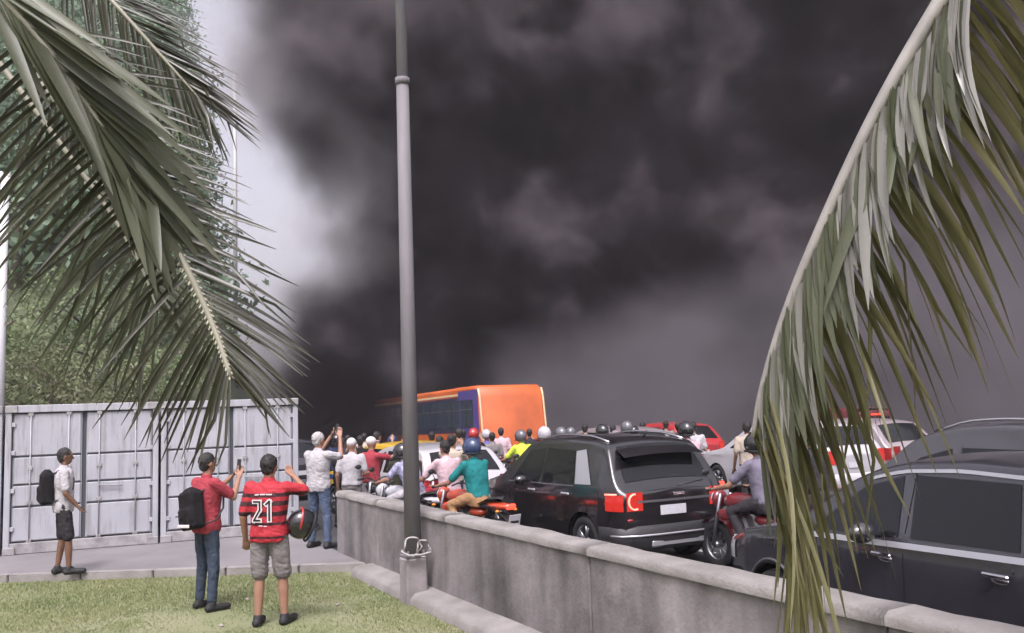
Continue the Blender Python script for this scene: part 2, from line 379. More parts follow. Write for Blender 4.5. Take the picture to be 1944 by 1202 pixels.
# ------------------------------------------------------------------ people
QUEUE = []
def queue_mesh(name, mb, m, parent, voxel, it=3, disp=0.0, dscale=9.0):
    o = mb.build(name, m, parent)
    r = o.modifiers.new('r', 'REMESH'); r.mode = 'VOXEL'; r.voxel_size = voxel; r.use_smooth_shade = True
    s = o.modifiers.new('s', 'SMOOTH'); s.factor = .5; s.iterations = it
    QUEUE.append((o, disp, dscale)); return o
def finalize():
    bpy.context.view_layer.update()
    dg = bpy.context.evaluated_depsgraph_get()
    for o, disp, ds in QUEUE:
        me = bpy.data.meshes.new_from_object(o.evaluated_get(dg))
        o.modifiers.clear()
        if disp > 0:
            n = len(me.vertices); co = np.empty(n * 3); me.vertices.foreach_get('co', co); no = np.empty(n * 3); me.vertices.foreach_get('normal', no)
            co = co.reshape(-1, 3); no = no.reshape(-1, 3); sd_ = random.uniform(0, 50)
            d = np.array([mnoise.noise(Vector((p[0] * ds + sd_, p[1] * ds, p[2] * ds * .7))) * .65 + .5 * (1 - 2 * abs(mnoise.noise(Vector((p[0] * ds * 1.3, p[1] * ds * 1.3 + sd_, p[2] * ds * 2.2 + p[0] * 9))))) - .25 for p in co])
            me.vertices.foreach_set('co', (co + no * (d * disp)[:, None]).ravel())
        for p in me.polygons: p.use_smooth = True
        o.data = me; me.update()
    QUEUE.clear()
def cap(mb, p0, r0, p1, r1, n=10):
    p0 = Vector(p0); p1 = Vector(p1); d = (p1 - p0)
    if d.length < 1e-6: d = Vector((0, 0, .001))
    u = d.normalized()
    pts = [p0 - u * r0 * .97, p0 - u * r0 * .75, p0 - u * r0 * .35, p0, p0.lerp(p1, .5), p1, p1 + u * r1 * .35, p1 + u * r1 * .75, p1 + u * r1 * .97]
    mb.tube(pts, [r0 * .22, r0 * .66, r0 * .94, r0, (r0 + r1) / 2, r1, r1 * .94, r1 * .66, r1 * .22], n)
def loft(mb, lv, n=18):
    vs = []
    for c, rx, ry in lv:
        for j in range(n):
            th = 2 * math.pi * j / n; ex = .82
            cx = math.copysign(abs(math.cos(th)) ** ex, math.cos(th)); sx = math.copysign(abs(math.sin(th)) ** ex, math.sin(th))
            vs.append(Vector(c) + Vector((rx * cx, ry * sx, 0)))
    k = len(lv)
    fs = [(i * n + j, i * n + (j + 1) % n, (i + 1) * n + (j + 1) % n, (i + 1) * n + j) for i in range(k - 1) for j in range(n)] + [tuple(range(n - 1, -1, -1)), tuple((k - 1) * n + j for j in range(n))]
    mb.add(vs, fs)
ARMS = {'low': ((.25, .02, 1.13), (.23, .16, .95)), 'phone_mid': ((.23, .20, 1.24), (.08, .37, 1.45)), 'down': ((.25, -.03, 1.12), (.27, .07, .88)), 'phone': ((.21, .24, 1.22), (.075, .40, 1.53)), 'phone_high': ((.24, .22, 1.36), (.10, .36, 1.66)),
        'point': ((.22, .28, 1.36), (.12, .54, 1.42)), 'hip': ((.34, -.08, 1.15), (.19, .06, .99)), 'bent': ((.25, .0, 1.13), (.22, .24, 1.12)), 'face': ((.34, .10, 1.36), (.17, .24, 1.50)), 'ride': None}
PEOPLE = []
HELM = {}
def helmet_mesh():
    if 'h' not in HELM:
        mb = MB(); mb.ball((0, 0, 0), (.125, .152, .145), 20, 14)
        keep = [f for f in mb.f if not (sum(mb.v[i][2] for i in f) / len(f) < -.115)]
        mb.f = keep; mb.sm = [True] * len(keep); HELM['h'] = mb.mesh('helmet')
        v = MB(); P = []
        for i in range(9):
            th = R(38) + R(104) * i / 8; row = []
            for j in range(5):
                ph = R(-26) + R(44) * j / 4
                row.append((.129 * math.cos(th) * math.cos(ph), .156 * math.sin(th) * math.cos(ph), .149 * math.sin(ph)))
            P.append(row)
        v.grid(P); HELM['v'] = v.mesh('visor')
        r = MB(); r.tube([(.124 * math.cos(a), .15 * math.sin(a), -.085) for a in np.linspace(0, 2 * math.pi, 25)], .012, 6, cap=False); HELM['r'] = r.mesh('rim')
    return HELM['h'], HELM['v'], HELM['r']
def put_helmet(parent, loc, m, rot=(0, 0, 0), top=None):
    h, v, r_ = helmet_mesh()
    o = bpy.data.objects.new('helmet', h.copy()); o.data.materials.clear(); o.data.materials.append(m)
    if parent is not None: link(o, parent)
    else: link(o)
    o.location = loc; o.rotation_euler = rot
    mesh_ob('visor', v, M_glass, o); mesh_ob('rim', r_, M_black, o)
    return o
def person(label, loc, rz, shirt, pants, hair=M_hair, skin=M_skin, arms=('down', 'down'), h=1.72, hero=False, sleeve=.5, shorts=False, shoe=M_black, ride=False, helmet=None, capm=None,
           bag=None, phone=False, lean=0.0, twist=0.0, head_turn=0.0, feet=None, stance=.11, group=None, build_w=1.0, hairstyle=True):
    t = thing('person', label, 'person', loc, rz, group); S = h / 1.75; t.scale = (S * build_w, S * build_w, S)
    vx = .0085 if hero else .017; LN = Matrix.Rotation(-lean, 4, 'X')
    J = {}
    piv = Vector((0, 0, .95)); off = Vector((0, 0, 0))
    if ride: off = Vector((0, 0, -.05))
    def T(p): return (LN @ (Vector(p) - piv)) + piv + off
    hipz = .93
    if ride: legs = {s: [(s * .10, 0, .90), (s * .21, .40, .78), (s * .21, .16, .36), (s * .22, .34, .30)] for s in (-1, 1)}
    else:
        legs = {s: [(s * .09, 0, hipz), (s * (stance * .95), .025, .50), (s * stance, -.01, .085), (s * (stance + .03), .155, .035)] for s in (-1, 1)}
        if feet:
            for s in (-1, 1):
                fx, fy = feet[0 if s < 0 else 1]; legs[s][1] = (s * .10 * .5 + fx * .5, fy * .5 + .03, .5); legs[s][2] = (fx, fy, .085); legs[s][3] = (fx + s * .03, fy + .165, .035)
    arm = {}
    for s, k in zip((-1, 1), arms):
        sh = T((s * .185, 0, 1.415))
        if k == 'ride': e, w_ = Vector((s * .32, .30, 1.10)), Vector((s * .31, .56, 1.05))
        else: e, w_ = [T((p[0] * s, p[1], p[2])) for p in ARMS[k]]
        arm[s] = (sh, e, w_)
    def torso(g, z0=.84, z1=1.5, mb=None):
        lv = [(.86, .150, .105), (.93, .165, .118), (1.03, .148, .108), (1.13, .148, .108), (1.26, .168, .118), (1.36, .180, .110), (1.42, .160, .092), (1.465, .085, .07)]
        q = [(z, a, b) for z, a, b in lv if z0 <= z <= z1]
        loft(mb, [(T((0, 0, z)), a + g, b + g) for z, a, b in q])
    hd = T((0, .015, 1.63)); Mh = Matrix.Rotation(head_turn, 3, 'Z')
    def H(p): return hd + Mh @ Vector(p)
    # body: one continuous surface
    b = MB(); torso(-.008, mb=b)
    cap(b, T((0, 0, 1.42)), .058, T((0, .01, 1.55)), .052)
    b.ball(hd + Vector((0, 0, .012)), (.074, .093, .108), 14, 10, Mh); b.ball(H((0, .028, -.05)), (.056, .062, .062), 12, 8, Mh)
    cap(b, H((0, .088, .005)), .010, H((0, .108, -.028)), .014, 6); cap(b, H((-.03, .082, .03)), .012, H((.03, .082, .03)), .012, 6); cap(b, H((-.018, .083, -.062)), .008, H((.018, .083, -.062)), .008, 6)
    for s in (-1, 1): b.ball(H((s * .076, -.005, -.005)), (.012, .022, .032), 8, 6, Mh)
    for s in (-1, 1):
        sh, e, w_ = arm[s]
        cap(b, sh, .052, e, .040); cap(b, e, .040, w_, .027)
        d = (w_ - e).normalized(); side = d.cross(Vector((0, 0, 1)));
        if side.length < .15: side = Vector((1, 0, 0))
        side.normalize(); nrm = side.cross(d).normalized()
        pc = w_ + d * .05
        for q in (-.022, 0, .022): cap(b, w_ + d * .012 + side * q * .7, .017, w_ + d * .085 + side * q, .016, 8)
        for q, ln in ((-.033, .062), (-.011, .076), (.011, .071), (.033, .055)):
            a0 = w_ + d * .092 + side * q; a1 = a0 + d * ln * .5 + nrm * .010; a2 = a1 + d * ln * .4 + nrm * .028
            cap(b, a0, .0098, a1, .0092, 6); cap(b, a1, .0092, a2, .0082, 6)
        q = -s; t0 = w_ + d * .035 + side * q * .030; t1 = t0 + d * .035 + side * q * .03 + nrm * .012; t2 = t1 + d * .03 + nrm * .018
        cap(b, t0, .013, t1, .011, 6); cap(b, t1, .011, t2, .009, 6)
        hp, kn, an, to = legs[s]; hp, kn, an, to = [Vector(p) for p in (hp, kn, an, to)]
        cap(b, hp, .082, kn, .052); cap(b, kn, .050, kn.lerp(an, .35), .052); cap(b, kn.lerp(an, .35), .052, an, .034); cap(b, an - Vector((0, .03, .03)), .035, to, .028)
    queue_mesh('body', b, skin, t, vx, 2)
    # shirt
    b = MB(); torso(.024, z0=.92 if not hero else .85, mb=b)
    cap(b, T((0, -.004, 1.41)), .078, T((0, .0, 1.475)), .066)
    for s in (-1, 1):
        sh, e, w_ = arm[s]; fe = sh.lerp(e, min(1, sleeve * 1.5)) if sleeve < .67 else e
        cap(b, sh - (e - sh).normalized() * .015 - Vector((0, 0, .012)), .067, fe, .062)
        if sleeve >= .67: cap(b, e, .058, e.lerp(w_, .92), .042)
    queue_mesh('shirt', b, shirt, t, vx * 1.25, 4, .013, 12)
    # trousers
    b = MB()
    if ride:
        loft(b, [(T((0, 0, z)), a + .018, b_ + .02) for z, a, b_ in ((.80, .13, .11), (.86, .152, .112), (.93, .165, .118), (1.0, .150, .108))])
    else: torso(.006, z1=1.0, mb=b)
    for s in (-1, 1):
        hp, kn, an, to = [Vector(p) for p in legs[s]]
        if shorts:
            cap(b, hp, .100, hp.lerp(kn, .92), .086)
        else:
            cap(b, hp, .096, kn, .066); cap(b, kn, .066, an + (kn - an).normalized() * .04, .054)
    queue_mesh('shorts' if shorts else 'trousers', b, pants, t, vx * 1.25, 3, .013, 11)
    for s in (-1, 1):
        hp, kn, an, to = [Vector(p) for p in legs[s]]
        b = MB(); cap(b, an + Vector((0, -.035, -.045)), .046, to + Vector((0, .02, .003)), .040); cap(b, an, .048, an + Vector((0, .01, -.035)), .05)
        o = queue_mesh('shoe', b, shoe, t, vx * 1.2, 2)
    em = bpy.data.meshes.get('eye_ball')
    if em is None: em = MB().ball((0, 0, 0), .011, 8, 6).mesh('eye_ball')
    for s in (-1, 1):
        o = mesh_ob('eye', em, M_eye, t); o.location = H((s * .031, .081, .008))
    if helmet is not None: put_helmet(t, H((0, -.005, .03)), helmet, (0, 0, head_turn))
    elif capm is not None:
        b = MB(); b.ball(H((0, -.008, .048)), (.086, .104, .085), 14, 9, Mh); b.prism([(x * 1.0, yv) for x, yv in ((-.07, .05), (.07, .05), (.065, .13), (.03, .165), (-.03, .165), (-.065, .13))], 0, .012)
        for i in range(len(b.v) - 12, len(b.v)): b.v[i] = tuple(H(Vector(b.v[i]) + Vector((0, 0, .045))))
        b.build('cap', capm, t)
    elif hairstyle:
        b = MB(); b.ball(H((0, -.016, .034)), (.083, .098, .097), 16, 10, Mh)
        b.ball(H((0, -.045, -.02)), (.068, .055, .07), 12, 8, Mh); queue_mesh('hair', b, hair, t, .011, 1, .012, 45)
    if phone:
        sh, e, w_ = arm[1]; o = MB().box((0, 0, 0), (.075, .010, .15), bev=.004).build('phone', M_plast)
        tag(o, 'dark phone held up by the ' + phone, 'phone')
        pl = (arm[-1][2] + arm[1][2]) / 2 if arms[0] == arms[1] else w_
        pl = pl + Vector((0, .05, .13))
        Mw = Matrix.Translation(loc) @ Matrix.Rotation(rz, 4, 'Z') @ Matrix.Diagonal((S * build_w, S * build_w, S, 1))
        o.location = Mw @ pl; o.rotation_euler = (R(-8), 0, rz)
    PEOPLE.append(t); t['_S'] = S
    return t, arm, T
def fwd(deg): return -YAW + R(deg)      # heading: 0 = away from the viewer, positive turns left
def backpack(label, pers, T, m, off=(0, -.2, 1.2), size=(.30, .17, .44), strap=True, stripe=None, rot=0.0):
    p = pers; S = p['_S']; Mw = Matrix.Translation(p.location) @ Matrix.Rotation(p.rotation_euler.z, 4, 'Z') @ Matrix.Scale(S, 4)
    t = thing('rucksack', label, 'rucksack', Mw @ Vector(off), p.rotation_euler.z); t.rotation_euler.y = rot; t.scale = (S, S, S)
    b = MB(); b.box((0, 0, 0), size, bev=.03); b.box((0, -.06, -.07), (size[0] * .8, size[1] * .7, size[2] * .5), bev=.03); b.ball((0, -.0, size[2] * .40), (size[0] * .47, size[1] * .46, .09), 12, 8)
    queue_mesh('bag', b, m, t, .013, 3, .008, 10)
    MB().tube([(-.04, .03, size[2] * .5), (0, .03, size[2] * .5 + .04), (.04, .03, size[2] * .5)], .009, 6).build('carry_loop', M_plast, t)
    if strap:
        for s in (-1, 1):
            x = s * size[0] * .36
            MB().tube([(x, .07, size[2] * .42), (x, .14, size[2] * .55), (x, .27, size[2] * .50), (x, .345, size[2] * .25), (x, .33, -.02), (s * size[0] * .5, .20, -size[2] * .35), (s * size[0] * .45, .06, -size[2] * .42)], .017, 6, flat=.6).build('strap', M_plast, t)
    MB().box((0, -.147, -.05), (size[0] * .62, .004, .012)).build('zip', M_seam, t)
    if stripe is not None: MB().box((.02, -.128, -size[2] * .40), (size[0] * .75, .02, .035), Matrix.Rotation(.12, 3, 'Y'), bev=.005).build('reflective_strip', stripe, t)
    return t
def cloth(name, col, var=.12, col2=None, scale=7): return mat(name, col, .9, var=0 if col2 else var, col2=col2, scale=scale, bump=.6, bscale=17, spec=.15)
W_cloth = cloth('white_cotton', (.43, .415, .43)); J_cloth = cloth('blue_denim', (.085, .115, .18), .25); JD_cloth = cloth('dark_denim', (.045, .06, .085), .25)
Red_cloth = cloth('red_cotton', (.34, .05, .065)); Grey_cloth = cloth('grey_cotton', (.20, .185, .18)); Dk_cloth = cloth('charcoal_cotton', (.035, .033, .037)); Blk_cloth = cloth('black_cotton', (.014, .013, .015))
Teal_cloth = cloth('teal_cotton', (.02, .20, .20)); Kh_cloth = cloth('khaki_cotton', (.42, .24, .12)); Pink_cloth = cloth('pale_pink_cotton', (.55, .40, .43)); Lav_cloth = cloth('lavender_cotton', (.17, .155, .20))
Hi_cloth = cloth('hi_vis', (.62, .78, .08)); Beige_cloth = cloth('beige_cotton', (.42, .36, .29)); Navy_cloth = cloth('navy_cotton', (.03, .035, .08)); Str_cloth = cloth('striped_blue_white', (.45, .44, .55), col2=(.10, .10, .20), scale=16)
Grn_cloth = cloth('dark_olive', (.045, .045, .03)); Or_cloth = cloth('orange_cotton', (.5, .16, .05))
M_helW = mat('helmet_white', (.45, .43, .45), .25, coat=.6); M_helB = mat('helmet_black', (.015, .015, .017), .2, coat=.8, var=.2); M_helR = mat('helmet_red', (.4, .03, .03), .25, coat=.6); M_helN = mat('helmet_blue', (.03, .05, .12), .25, coat=.6); M_helG = mat('helmet_grey', (.12, .12, .13), .25, coat=.6)
M_cap = mat('cap_white', (.65, .6, .6), .8); M_shoeW = mat('shoe_sole', (.35, .32, .31), .7, var=.3)

def jersey_mat():
    m = bpy.data.materials.new('jersey_red_black'); m.use_nodes = True; nt = m.node_tree; N = nt.nodes; L = nt.links; b = N['Principled BSDF']; b.inputs['Roughness'].default_value = .75
    tc = N.new('ShaderNodeTexCoord'); sp = N.new('ShaderNodeSeparateXYZ'); L.new(tc.outputs['Object'], sp.inputs[0])
    mr = N.new('ShaderNodeMapRange'); mr.inputs['From Min'].default_value = .80; mr.inputs['From Max'].default_value = 1.5; L.new(sp.outputs['Z'], mr.inputs['Value'])
    rp = N.new('ShaderNodeValToRGB'); rp.color_ramp.interpolation = 'CONSTANT'; E = rp.color_ramp.elements
    red, blk, dk = (.33, .012, .022, 1), (.012, .010, .012, 1), (.035, .006, .009, 1)
    stops = [(0, red), (.14, dk), (.17, red), (.33, dk), (.37, red), (.46, dk), (.53, red), (.61, dk), (.68, red), (.74, dk), (.80, red)]
    E[0].position = 0; E[0].color = red; E[1].position = 1; E[1].color = red
    for p, c in stops[1:]:
        e = E.new(p); e.color = c
    L.new(mr.outputs[0], rp.inputs['Fac']); L.new(rp.outputs[0], b.inputs['Base Color'])
    nb = N.new('ShaderNodeTexNoise'); nb.inputs['Scale'].default_value = 12; L.new(tc.outputs['Object'], nb.inputs['Vector']); bp = N.new('ShaderNodeBump'); bp.inputs['Strength'].default_value = .4; bp.inputs['Distance'].default_value = .02
    L.new(nb.outputs['Fac'], bp.inputs['Height']); L.new(bp.outputs[0], b.inputs['Normal']); return m
M_jersey = jersey_mat()
# the man in the football jersey
p = at(512, 1188, 0)
t, arm, T = person('man in red and black numbered football jersey and grey shorts on the lawn', p, fwd(-6), M_jersey, Grey_cloth, skin=M_skin, arms=('down', 'face'), h=1.73, hero=True, shorts=True, sleeve=.55, feet=((-.11, -.02), (.13, .05)), build_w=1.07)
NW = mat('print_white', (.66, .62, .62), .8); NB = mat('print_black', (.012, .011, .012), .8)
def strips(segs, wd, off, m, name):
    mb = MB()
    for (x0, z0, x1, z1) in segs:
        n = 8; d = Vector((x1 - x0, z1 - z0)); L_ = d.length; d.normalize(); q = Vector((-d.y, d.x)) * wd / 2; P = []
        for i in range(n + 1):
            s_ = -wd / 2 + (L_ + wd) * i / n; c = Vector((x0, z0)) + d * s_; row = []
            for k in (-1, -.33, .33, 1):
                a = c + q * k; u = min(.98, abs(a.x) / .21)
                row.append(T((a.x, -(.150 * (1 - u ** 2.3) ** .5) - off + .010, a.y)))
            P.append(row)
        mb.grid(P)
    return mb.build(name, m, t)
def digits(ox, oz, wd, hh):
    two = [(ox, oz + hh, ox + wd, oz + hh), (ox + wd, oz + hh, ox + wd, oz + hh * .55), (ox + wd, oz + hh * .55, ox, oz), (ox, oz, ox + wd, oz)]
    a = ox + wd + .095; one = [(a, oz + hh, a, oz), (a - .03, oz + hh * .86, a, oz + hh)]
    return two + one
D = digits(-.095, 1.09, .062, .19)
strips(D, .044, .016, NW, 'number_outline'); strips(D, .018, .020, NB, 'number')
strips([(-.08, 1.35, -.05, 1.352), (-.025, 1.353, .015, 1.353), (.035, 1.352, .08, 1.35)], .013, .012, NW, 'lettering')
strips([(-.04, 1.035, -.01, 1.035), (.01, 1.03, .03, 1.03)], .010, .014, NW, 'small_print')
e = arm[1][1]; S = t['_S']; Mw = Matrix.Translation(p) @ Matrix.Rotation(fwd(-6), 4, 'Z') @ Matrix.Diagonal((S * 1.07, S * 1.07, S, 1))
hp = Mw @ Vector((.315, .04, 1.02))
hl = put_helmet(None, hp, M_helB, (R(70), R(20), fwd(-70))); hl.name = 'motorcycle_helmet'; tag(hl, 'black and red motorcycle helmet hanging from the raised arm of the jersey man', 'helmet')
hl.scale = (1.05, 1.05, 1.05)
MB().tube([(.126 * math.cos(a), .153 * math.sin(a), .03 + .02 * math.sin(a)) for a in np.linspace(0, math.pi, 14)], .013, 6).build('red_stripe', M_helR, hl)
MB().tube([(.10, .02, -.1), (.09, .03, -.15), (.02, .02, -.18), (-.06, .03, -.15), (-.09, .03, -.1)], .012, 6, flat=.5).build('chin_strap', M_plast, hl)
# man in red with phone
p = at(392, 1158, 0)
t, arm, T = person('man in plain red T-shirt and dark jeans holding up a phone on the lawn', p, fwd(-40), Red_cloth, JD_cloth, arms=('phone_mid', 'phone_mid'), h=1.74, hero=True, sleeve=.5, feet=((-.15, .0), (.15, -.03)), phone='man in the plain red T-shirt')
backpack('black rucksack with pale strip hanging on the back of the plain red T-shirt', t, T, Blk_cloth, (.05, -.215, 1.13), (.30, .17, .42), stripe=NW, rot=R(-10))
# person with rucksack by the container
p = at(118, 1090, PVZ)
t, arm, T = person('person in white shirt and dark shorts standing side on by the container', p, fwd(-62), W_cloth, Dk_cloth, skin=M_skin2, arms=('low', 'low'), h=1.70, hero=True, shorts=True, sleeve=.5, feet=((-.10, -.06), (.10, .08)))
backpack('round black rucksack on the back of the white shirted person by the container', t, T, Blk_cloth, (0, -.215, 1.20), (.30, .18, .44))
# man in white with phone at the wall
p = at(606, 1041, PVZ)
t, arm, T = person('grey haired man in white T-shirt and jeans filming with raised hands by the wall', p, fwd(-32), W_cloth, J_cloth, hair=M_hairg, arms=('phone_high', 'phone_high'), h=1.77, hero=True, sleeve=.5, feet=((-.16, 0), (.15, .02)), phone='grey haired man by the wall', build_w=1.05)

# ------------------------------------------------------------------ motorcycles
def wheel_lathe(r, wd, n=28):
    k = wd / 2
    return [(r * .62, -k * .7), (r * .70, -k), (r * .88, -k), (r * .97, -k * .75), (r, -k * .3), (r, k * .3), (r * .97, k * .75), (r * .88, k), (r * .70, k), (r * .62, k * .7)]
M_tail = mat('tail_lamp', (.09, .004, .006), .15, coat=1.0, emit=(1, .05, .03), estr=.32)
M_tailw = mat('tail_lamp_line', (.8, .25, .2), .2, emit=(1, .20, .13), estr=1.1)
M_brake = mat('brake_lamp', (.5, .03, .02), .2, emit=(1, .05, .025), estr=1.5)
M_tailoff = mat('tail_lamp_off', (.25, .012, .015), .15, coat=.8)
M_headl = mat('head_lamp', (.8, .8, .78), .1, emit=(1, .93, .85), estr=1.2)
M_headoff = mat('head_lamp_off', (.55, .56, .58), .08, coat=1)
M_engine = mat('engine_metal', (.14, .14, .145), .45, metal=.7, var=.3, scale=20)
M_seat = mat('seat_vinyl', (.016, .015, .016), .55)
WM = {}
def motorcycle(label, loc, rz, m, box=None, lamp=True, group='motorcycles in the jam'):
    t = thing('motorcycle', label, 'motorcycle', loc, rz, group)      # local: forward +Y
    RY = Matrix.Rotation(math.pi / 2, 4, 'Y')
    if 'ty' not in WM:
        WM['ty'] = MB().lathe(wheel_lathe(.30, .10), 26, RY).mesh('tyre')
        b = MB().lathe([(.205, -.03), (.19, -.035), (.185, 0), (.19, .035), (.205, .03)], 26, RY); b.tube([(-.06, 0, 0), (.06, 0, 0)], .04, 10)
        for k in range(10):
            a = 2 * math.pi * k / 10; b.tube([(0, .03 * math.cos(a), .03 * math.sin(a)), (0, .19 * math.cos(a), .19 * math.sin(a))], .009, 4)
        WM['rim'] = b.mesh('rim')
    for yy in (-.62, .66):
        wt = mesh_ob('wheel', WM['ty'], M_black, t); wt.location = (0, yy, .30); mesh_ob('rim', WM['rim'], M_alloy, wt)
    MB().tube([(0, .50, .92), (0, .30, .62), (0, .05, .36), (0, -.25, .38), (0, -.62, .30)], .028, 8).tube([(0, .48, .86), (0, 0, .74), (0, -.55, .80)], .024, 8).tube([(.07, -.25, .38), (.07, -.62, .30)], .018).tube([(-.07, -.25, .38), (-.07, -.62, .30)], .018).build('frame', M_plast, t)
    b = MB(); b.box((0, .08, .42), (.26, .36, .24), bev=.05); b.box((0, .16, .58), (.17, .2, .2), Matrix.Rotation(-.4, 3, 'X'), bev=.03); b.build('engine', M_engine, t)
    b = MB(); b.ball((0, .22, .86), (.135, .27, .11), 16, 10); b.build('fuel_tank', m, t)
    b = MB(); b.grid([[(x * wd_, yy, zz + .03 * (1 - (x) ** 2)) for x in (-1, -.8, -.3, .3, .8, 1)] for yy, zz, wd_ in ((.02, .80, .09), (-.12, .79, .13), (-.35, .80, .13), (-.5, .86, .12), (-.72, .88, .09), (-.78, .87, .05))])
    b.box((0, -.35, .765), (.2, .7, .06), bev=.025); b.build('seat', M_seat, t)
    b = MB(); b.ball((0, -.62, .77), (.10, .28, .06), 14, 8); b.ball((0, -.2, .67), (.115, .17, .075), 12, 8); b.build('tail_fairing', m, t)
    b = MB(); b.ball((0, .585, .87), (.12, .07, .12), 12, 8); b.ball((.12, .36, .70), (.03, .17, .07), 10, 6); b.ball((-.12, .36, .70), (.03, .17, .07), 10, 6); b.build('front_fairing', m, t)
    for s in (-1, 1):
        MB().tube([(s * .085, .48, .95), (s * .085, .66, .30)], [.022, .026], 8).build('fork', M_alloy, t)
        b = MB().tube([(s * .05, .46, 1.0), (s * .16, .46, 1.03), (s * .36, .38, 1.02)], .014, 6); b.tube([(s * .26, .42, 1.02), (s * .37, .375, 1.02)], .02, 8); b.build('handlebar', M_plast, t)
        mi = MB().tube([(s * .24, .43, 1.03), (s * .30, .46, 1.20)], .007, 5); mi.ball((s * .32, .46, 1.23), (.065, .018, .04), 10, 6); mi.build('mirror', M_plast, t)
        MB().ball((s * .16, -.80, .72), (.035, .03, .022), 8, 6).build('indicator', mat('indicator', (.7, .25, .03), .2), t)
    b = MB(); P = []
    for i in range(11):
        a = R(20) + R(140) * i / 10; P.append([(x, .66 + .345 * math.cos(a), .30 + .345 * math.sin(a)) for x in (-.065, -.03, .03, .065)])
    b.grid(P); b.build('front_mudguard', m, t)
    b = MB(); P = []
    for i in range(9):
        a = R(50) + R(110) * i / 8; P.append([(x, -.62 + .36 * math.cos(a), .33 + .36 * math.sin(a)) for x in (-.07, -.03, .03, .07)])
    b.grid(P); b.box((0, -.93, .50), (.15, .02, .2), Matrix.Rotation(.3, 3, 'X')); b.build('rear_mudguard', M_plast, t)
    MB().tube([(.13, .12, .34), (.15, -.2, .30), (.17, -.35, .36), (.19, -.85, .46)], [.025, .03, .05, .058], 10).build('exhaust', M_alloy, t)
    MB().ball((0, .65, .88), (.085, .05, .08), 14, 8).build('headlight', M_headoff, t)
    MB().box((0, -.90, .775), (.17, .05, .075), bev=.02).build('tail_lamp', M_brake if lamp else M_tailoff, t)
    MB().box((0, -.965, .60), (.20, .008, .15), Matrix.Rotation(.25, 3, 'X')).build('number_plate', M_plate, t)
    if box: MB().box((0, -.62, 1.12), (.44, .40, .44), bev=.03).build('delivery_box', box, t)
    return t
def rider(label, loc, rz, shirt, pants, helmet, skin=M_skin, h=1.72, hero=False, lean=R(10), ht=0.0, capm=None, shorts=False, sleeve=.5, hair=M_hair):
    d = Vector((-math.sin(rz), math.cos(rz), 0)) * -.22
    person(label, Vector(loc) + d, rz, shirt, pants, hair=hair, skin=skin, arms=('ride', 'ride'), h=h, ride=True, helmet=helmet, lean=lean, head_turn=ht, capm=capm, shorts=shorts, sleeve=sleeve)
def gp(px, d):
    x, y_ = G(px, d); return Vector((x, y_, roadz(y_)))
M_bikeR = mat('bike_red', (.40, .02, .025), .25, coat=.8); M_bikeO = mat('bike_red_orange', (.48, .06, .02), .28, coat=.6); M_bikeB = mat('bike_black', (.015, .015, .016), .25, coat=.8); M_bikeW = mat('bike_white', (.6, .6, .64), .25, coat=.8); M_bikeN = mat('bike_blue', (.03, .06, .2), .25, coat=.8)
def bike_rider(px, d, deg, m, blabel, rlabel, shirt, pants, helmet, **k):
    loc = gp(px, d); rz = R(deg)
    bk = {a: k.pop(a) for a in ('box', 'lamp') if a in k}
    motorcycle(blabel, loc, rz, m, **bk); rider(rlabel, loc, rz, shirt, pants, helmet, **k)
bike_rider(888, 12.9, 14, M_bikeO, 'orange red motorcycle under the teal shirt, just behind the wall', 'rider in teal shirt and khaki trousers beside the black sport utility car', Teal_cloth, Kh_cloth, M_helN)
bike_rider(838, 13.9, 10, M_bikeR, 'red motorcycle carrying the pale pink shirt, next to the lamp post', 'rider in pale pink shirt just right of the lamp post', Pink_cloth, Dk_cloth, None, capm=None)
bike_rider(770, 14.2, 20, M_bikeW, 'white motorcycle half hidden behind the lamp post', 'rider in blue and white striped shirt leaning forward left of the lamp post', Str_cloth, W_cloth, M_helB, lean=R(28))
motorcycle('dark motorcycle with square delivery box between the red shirt and the striped rider', gp(735, 15.2), R(8), M_bikeB, box=Grn_cloth)
bike_rider(1424, 10.9, 2, mat('bike_maroon', (.19, .012, .018), .3, coat=.7), 'dark red motorcycle between the two dark cars', 'rider in lavender shirt between the black sport utility car and the palm frond', Lav_cloth, Dk_cloth, M_helB)
bike_rider(985, 19.5, 5, M_bikeB, 'dark motorcycle under the fluorescent vest', 'rider in fluorescent yellow vest in front of the orange bus', Hi_cloth, Dk_cloth, M_helG)
bike_rider(1030, 17.0, 0, M_bikeN, 'blue motorcycle ahead of the black sport utility car', 'rider in large white helmet above the roof of the black sport utility car', Beige_cloth, Dk_cloth, M_helW, h=1.8)
bike_rider(1062, 18.5, 0, M_bikeB, 'black motorcycle hidden behind the roof rail of the black car', 'rider in grey helmet beside the large white helmet', Grey_cloth, Dk_cloth, M_helG, h=1.76)
bike_rider(1140, 18.5, 4, M_bikeW, 'white motorcycle behind the black sport utility car roof', 'rider in black and white helmet at the middle of the black car roof', Blk_cloth, Dk_cloth, M_helB, h=1.78)
bike_rider(1188, 19.5, -4, M_bikeR, 'red motorcycle beyond the black sport utility car', 'rider in dark jacket and pale helmet beyond the black car roof', Navy_cloth, Dk_cloth, M_helG, h=1.82)
bike_rider(1298, 15.5, 0, M_bikeB, 'dark motorcycle at the far corner of the black sport utility car', 'rider in pale pink shirt at the far corner of the black car', Pink_cloth, J_cloth, M_helB, h=1.8)
bike_rider(1530, 12.5, -6, M_bikeR, 'red motorcycle behind the hanging palm frond', 'rider in dark jacket behind the hanging palm frond', Dk_cloth, Dk_cloth, M_helB)
